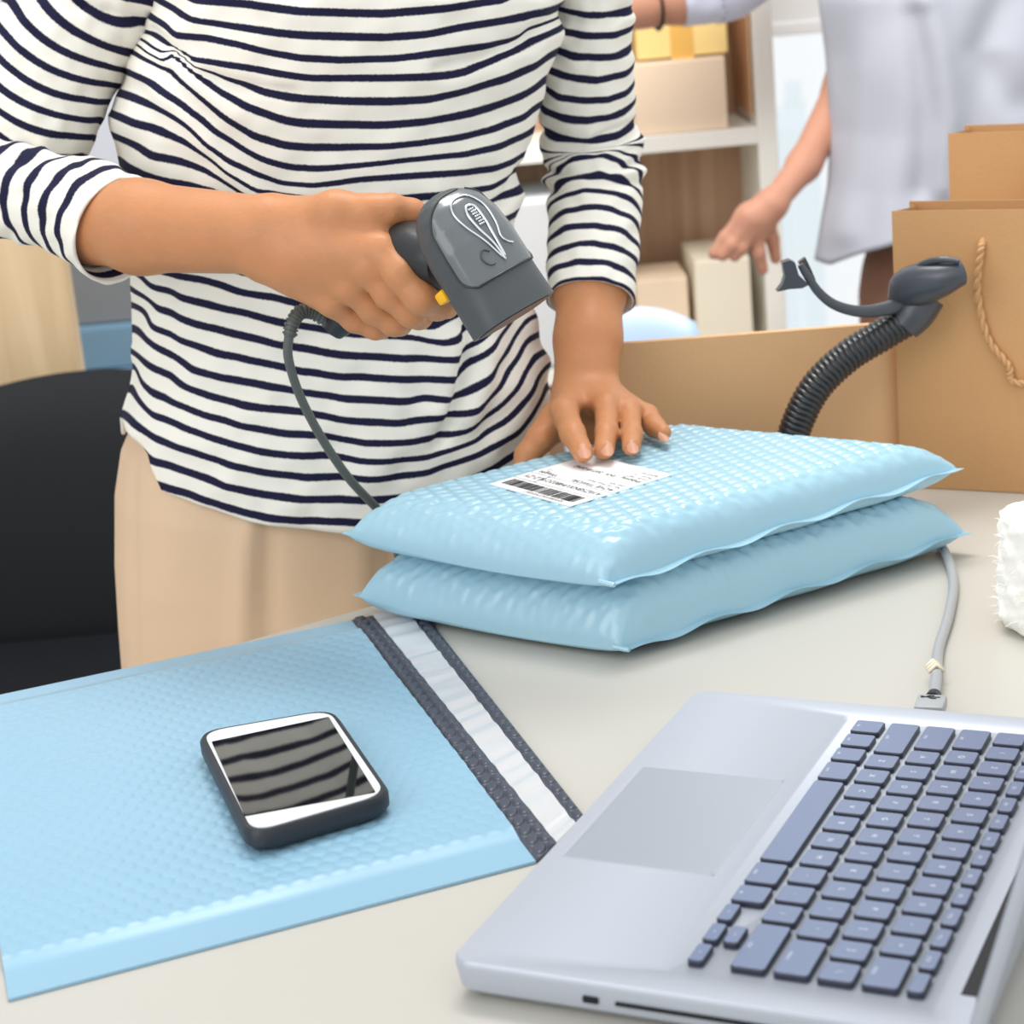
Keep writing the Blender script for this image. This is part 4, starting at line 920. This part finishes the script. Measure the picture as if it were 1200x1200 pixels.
fing = [chain_px([(868, 258, 2.475, 9), (850, 279, 2.475, 8.5), (837, 297, 2.475, 7.5)]), chain_px([(874, 266, 2.47, 9), (858, 287, 2.468, 8.5), (847, 299, 2.47, 7.5)]), chain_px([(880, 272, 2.47, 9), (869, 290, 2.468, 8), (861, 300, 2.47, 7)]), chain_px([(886, 272, 2.475, 8.5), (889, 296, 2.475, 8), (894, 316, 2.48, 6.5)]), chain_px([(898, 256, 2.485, 9.5), (905, 280, 2.49, 8), (909, 303, 2.495, 6.5)])]
h1 = sdf_mesh(core, .014, fing, .008, .0025)
la = chain_px([(1060, -230, 2.58, 50), (950, -110, 2.60, 42), (845, -20, 2.61, 34), (795, -6, 2.60, 32), (755, 3, 2.59, 27), (738, 7, 2.59, 24)])
core = la + chain_px([(738, 7, 2.59, 23), (705, 16, 2.585, 22)])
fing = [chain_px([(712, 8 + i * 8, 2.585 - i * .004, 10), (690, 20 + i * 8, 2.582 - i * .006, 9), (676, 30 + i * 7, 2.59 - i * .006, 8)]) for i in range(4)] + [chain_px([(730, 20, 2.575, 11), (715, 36, 2.57, 9), (700, 44, 2.57, 8)])]
h2 = sdf_mesh(core, .014, fing, .008, .0025)
hd2 = PY(1130, -480, 2.53)
t2 = sdf_mesh([(PY(1130, 200, 2.56), .12, PY(1130, -180, 2.56), .12), (PY(1040, -240, 2.56), .05, PY(1220, -240, 2.56), .05), (PY(1130, -250, 2.56), .055, hd2, .05), (hd2, .08, hd2 + np.array([0, .02, .06]), .085), (hd2 + np.array([-.06, -.03, -.05]), .045, hd2, .06), (hd2 + np.array([-.09, -.05, 0]), .012, hd2 + np.array([-.1, -.055, -.02]), .014)], .02, [], .01, .008)
V, Fc = join_parts([h1, h2, t2]); mesh('body', V, Fc, M['skin2'], p2, True)
hv = sdf_mesh([(hd2 + np.array([.02, .02, .03]), .095, hd2 + np.array([.03, .03, .06]), .092), (hd2 + np.array([.06, .05, 0]), .06, hd2 + np.array([.08, .07, -.12]), .05)], .03, [], .01, .010)
mesh('hair', hv[0], hv[1], M['hair'], p2, True)
sl_ = sleeve([(1070, -235, 2.58, 60, 0), (950, -112, 2.60, 54, 1), (860, -30, 2.612, 48, 2), (825, -15, 2.606, 43, 3), (793, -6, 2.60, 37, 4)], 50, 48, None, True)
mesh('sleeve', sl_[0], sl_[1], M['lace'], p2, True)['label'] = 'lavender grey cuff with a lace hem'
sp_ = MB(); cA, cB_ = PY(832, -17.5, 2.607), PY(815, -12, 2.603)
T_ = (cB_ - cA) / np.linalg.norm(cB_ - cA); n1 = np.cross(T_, [0, 1, 0]); n1 /= np.linalg.norm(n1); n2 = np.cross(T_, n1); R_ = m_px(cA, 44)
for i in range(26):
    g = i / 26 * 2 * math.pi; p = cA + R_ * (n1 * math.cos(g) + n2 * math.sin(g)) + T_ * random.uniform(-.004, .004); s_ = random.uniform(.002, .0045)
    sp_.add(*rbox(p, (s_ * 1.6, s_, s_), .001, np.array([T_, n1, n2])))
tag(sp_.build('lace_print', M['navy'], p2), kind='stuff')
wb = [PY(766, 1, 2.593)]; ax_ = PY(755, 3, 2.59) - PY(795, -6, 2.60); ax_ /= np.linalg.norm(ax_)
a1 = np.cross(ax_, [0, 1, 0]); a1 /= np.linalg.norm(a1); a2 = np.cross(ax_, a1); R_ = m_px(wb[0], 31)
ring = np.array([wb[0] + R_ * (a1 * math.cos(g) + a2 * math.sin(g)) for g in np.linspace(0, 2 * math.pi, 33)])
MB().add(*tube(ring, .0018, 8, False, .0048)).build('wristband', M['black'], p2, True)
sl2 = sleeve([(1050, -235, 2.58, 62, 0), (1030, -70, 2.62, 46, 1), (1018, 0, 2.62, 38, 2), (1010, 50, 2.62, 33, 3)], 40, 44, None, True)
mesh('sleeve', sl2[0], sl2[1], M['wshirt'], p2, True)
rows = [(200, 1030, 1270, YB, .11), (270, 1028, 1275, YB, .115), (310, 1014, 1275, YB, .115), (345, 1009, 1272, YB, .115), (430, 1012, 1270, YB, .11), (520, 1015, 1265, YB, .10)]
V, N, th = body_loft(rows, lambda c, s: 520, 90, 40, 200, .85)
V2 = [(V.reshape(-1, 3), grid_faces(40, 90, True) + [tuple(39 * 90 + j for j in range(90))])]
c0 = V[-1].mean(0)
for s in (-1, 1): V2.append(tube(catmull([c0 + np.array([.062 * s, 0, .05]), np.array([c0[0] + .068 * s, c0[1] + .01, .38]), np.array([c0[0] + .07 * s, c0[1] + .02, .06])], 16), np.linspace(.07, .052, 16), 20))
Vt, Ft = join_parts(V2); mesh('trousers', Vt, Ft, M['brown'], p2, True)
for s in (-1, 1): MB().add(*rbox((c0[0] + .07 * s - .02, c0[1] - .03, .035), (.085, .23, .07), .03, rot_z(-.3), 4)).build('shoe', M['shoe'], p2, True, 60)

# ------------------------------------------------------------------ shelf unit and boxes
SY, SD = 2.72, .20
xr = PY(893, 60, SY)[0]; bz0 = PY(820, 155, SY)[2]; lz = .605
sh = empty('shelf_unit', (.16, SY + SD / 2, 0), 'cream shelf unit with brown wood back behind the striped person', 'shelf')
xl = -.12
for x in (xl, .155, xr + .002): MB().add(*rbox((x, SY + SD / 2, .75), (.026, SD, 1.5), .002)).build('upright', M['cream'], sh)
MB().add(*rbox(((xl + xr) / 2, SY + SD + .006, .75), (xr - xl + .026, .012, 1.5), 0)).build('back_panel', M['brownwood'], sh)
MB().add(*rbox((xr - .0145, SY + SD / 2 + .008, (bz0 + 1.48) / 2), (.003, SD - .02, 1.48 - bz0 - .03), 0)).build('side_lining', M['sidewood'], sh)
for z in (.10, lz, bz0, 1.2, 1.49):
    for x0, x1 in ((xl + .013, .142), (.168, xr - .011)): MB().add(*rbox(((x0 + x1) / 2, SY + SD / 2, z - .011), (x1 - x0, SD - .002, .022), .0015)).build('shelf_board', M['cream'], sh)
def carton(name, x0, x1, y0, depth, z0, z1, mname, label, rot=0, tape=None):
    c = np.array([(x0 + x1) / 2, y0 + depth / 2, z0]); h = z1 - z0
    root = empty(name, c, label, 'box'); ax = rot_z(rot)
    MB().add(*rbox(c + np.array([0, 0, h / 2]), (x1 - x0, depth, h), .002, ax)).build('carton_body', M[mname], root)
    for s in (-1, 1): MB().add(*rbox(c + np.array([0, s * (depth / 4), h + .001]) @ (np.eye(3)), (x1 - x0 - .002, depth / 2 - .003, .0018), 0, ax)).build('top_flap', M[mname], root)
    if tape: MB().add(*rbox(c + np.array([0, 0, h + .0023]), (.03, depth + .0, .0006), 0, ax)).build('tape_strip', M['tape'], root); MB().add(*rbox(c + np.array([0, -depth / 2 - .0006, h - .03]), (.03, .0008, .06), 0, ax)).build('tape_strip', M['tape'], root)
    return root
f = lambda x, y, Y=SY + .012: PY(x, y, Y)
carton('carton', f(742, 100)[0], f(851, 100)[0], SY + .012, .15, bz0 + .0005, f(800, 71)[2], 'carton', 'pale tan carton standing on the middle shelf under yellow carton')
zt = f(800, 71)[2] + .0040
carton('carton', f(756, 40)[0] - .012, f(853, 40)[0], SY + .02, .13, zt + .0005, f(800, 26)[2], 'yellowbox', 'yellow taped carton on top of the pale tan carton', 0, True)
carton('carton', f(814, 330)[0], f(879, 330)[0], SY + .004, .17, lz + .0005, f(840, 304)[2], 'carton2', 'off-white carton on the lower shelf beside the shelf upright')
carton('carton', f(752, 360)[0] - .005, f(809, 360)[0], SY + .03, .12, lz + .0005, f(780, 330)[2], 'carton', 'small tan carton on lower shelf beside the off-white carton')
dr = empty('drawer_box', (.01, SY + .09, lz), 'white drawer box on the lower shelf seen between body and arm', 'box')
zt = f(620, 232)[2]
MB().add(*rbox((.012, SY + .09, (lz + zt) / 2 + .0005), (.23, .17, zt - lz), .003)).build('body', M['drawer'], dr)
MB().add(*rbox((.012, SY + .003, (lz + zt) / 2 + .0005), (.22, .006, zt - lz - .012), .002)).build('drawer_front', M['white'], dr)
MB().add(*tube([(-.03, SY - .008, (lz + zt) / 2), (.05, SY - .008, (lz + zt) / 2)], .004, 8)).build('handle', M['alu_frame'], dr, True)
# left: oak cabinet, low cupboard with grey and blue boxes
cx = PY(105, 462, 2.36)[0]
oc = empty('oak_panel', (cx - .3, 2.34, 0), 'light oak partition panel behind the black chair at the left', 'panel')
MB().add(*rbox((cx - .3, 2.34, .53), (.6, .036, 1.0), .002)).build('board', M['oak'], oc)
for s_ in (-.25, .25): MB().add(*rbox((cx - .3 + s_, 2.34, .015), (.05, .30, .03), .003)).build('foot', M['black'], oc)
zb1 = PY(130, 460, 2.62)[2]; lc = empty('low_cupboard', (-.4, 2.8, 0), 'low white cupboard under the blue boxes behind the striped person', 'cupboard')
MB().add(*rbox((-.40, 2.82, zb1 / 2), (.46, .40, zb1), .003)).build('carcass', M['drawer'], lc)
for s in (-1, 1): MB().add(*rbox((-.38 + .105 * s, 2.615, zb1 / 2), (.2, .016, zb1 - .02), .002)).build('door', M['white'], lc)
zb2 = PY(130, 434, 2.64)[2]; zb3 = PY(130, 384, 2.64)[2]; zb4 = PY(130, 250, 2.64)[2]
carton('storage_box', -.60, -.20, 2.63, .3, zb1 + .001, zb2, 'bluebox', 'flat blue storage box, lower one of two on the low cupboard')
carton('storage_box', -.59, -.21, 2.64, .28, zb2 + .003, zb3, 'bluebox', 'taller blue storage box, upper one of two on the low cupboard')
carton('storage_box', -.58, -.22, 2.66, .26, zb3 + .003, zb4, 'greybox', 'grey storage box stacked on top of the blue boxes')

# ------------------------------------------------------------------ chairs
def chair_back(name, pcx, ptop, Y, w, h, bend, m, label, seat_z):
    c = PY(pcx, ptop, Y); root = empty(name, (c[0], Y, 0), label, 'chair'); zt = c[2]; nu, nv = 36, 28
    Vv = []
    for sgn in (0, 1):
        for i in range(nu):
            for j in range(nv):
                a, t = i / (nu - 1) * 2 - 1, j / (nv - 1) * 2 - 1
                # squircle outline
                sx = a * math.sqrt(1 - t * t * .28); sy = t * math.sqrt(1 - a * a * .28)
                x = sx * w / 2; z = zt - h / 2 + sy * h / 2 / .999; th_ = .016 * (1 - max(abs(a), abs(t)) ** 8)
                y = Y + .02 + bend * (1 - (sx) ** 2) - .05 * (sy) * -1 * .4 + (th_ if sgn else -th_)
                Vv.append((c[0] + x, y, z))
    n = nu * nv; qd = np.arange(n).reshape(nu, nv); A = np.stack([qd[:-1, :-1], qd[:-1, 1:], qd[1:, 1:], qd[1:, :-1]], -1).reshape(-1, 4)
    Fc = [tuple(f_[::-1]) for f_ in A] + [tuple(f_ + n) for f_ in A]
    mesh('backrest', Vv, Fc, M[m], root, True)
    MB().add(*rbox((c[0], Y - .17, seat_z), (w * .98, .40, .05), .022, None, 4)).build('seat', M[m], root, True, 60)
    MB().add(*rbox((c[0], Y + .125, (seat_z + zt - h * .6) / 2), (.05, .014, abs(zt - h * .6 - seat_z) + .12), .005)).build('back_strut', M['black'], root)
    return root, c
r1, c1 = chair_back('office_chair', 78, 456, 2.12, .52, .62, .05, 'black', 'black padded office chair at left behind the striped person', .46)
MB().add(*tube([(c1[0], 1.95, .44), (c1[0], 1.95, .10)], .025, 14)).build('gas_lift', M['gun_dk'], r1, True, 40)
for k in range(5):
    g = k * 2 * math.pi / 5 + .3; e = np.array([c1[0] + .27 * math.cos(g), 1.95 + .27 * math.sin(g), .075]); MB().add(*tube([(c1[0], 1.95, .12), tuple(e)], [.026, .018], 10)).build('base_arm', M['gun_dk'], r1, True, 40)
    MB().add(*tube([e + np.array([0, -.012, -.048]), e + np.array([0, .012, -.048])], .027, 14)).build('caster', M['black'], r1, True, 40)
r2, c2 = chair_back('plastic_chair', 742, 371, 2.40, .185, .30, .02, 'palechair', 'pale blue plastic chair in front of the shelf unit', .44)
for sx in (-1, 1):
    for yy in (-.34, -.02): MB().add(*tube([(c2[0] + sx * .07, 2.40 + yy, .42), (c2[0] + sx * .09, 2.40 + yy, .001)], .011, 10)).build('leg', M['alu_frame'], r2, True, 40)
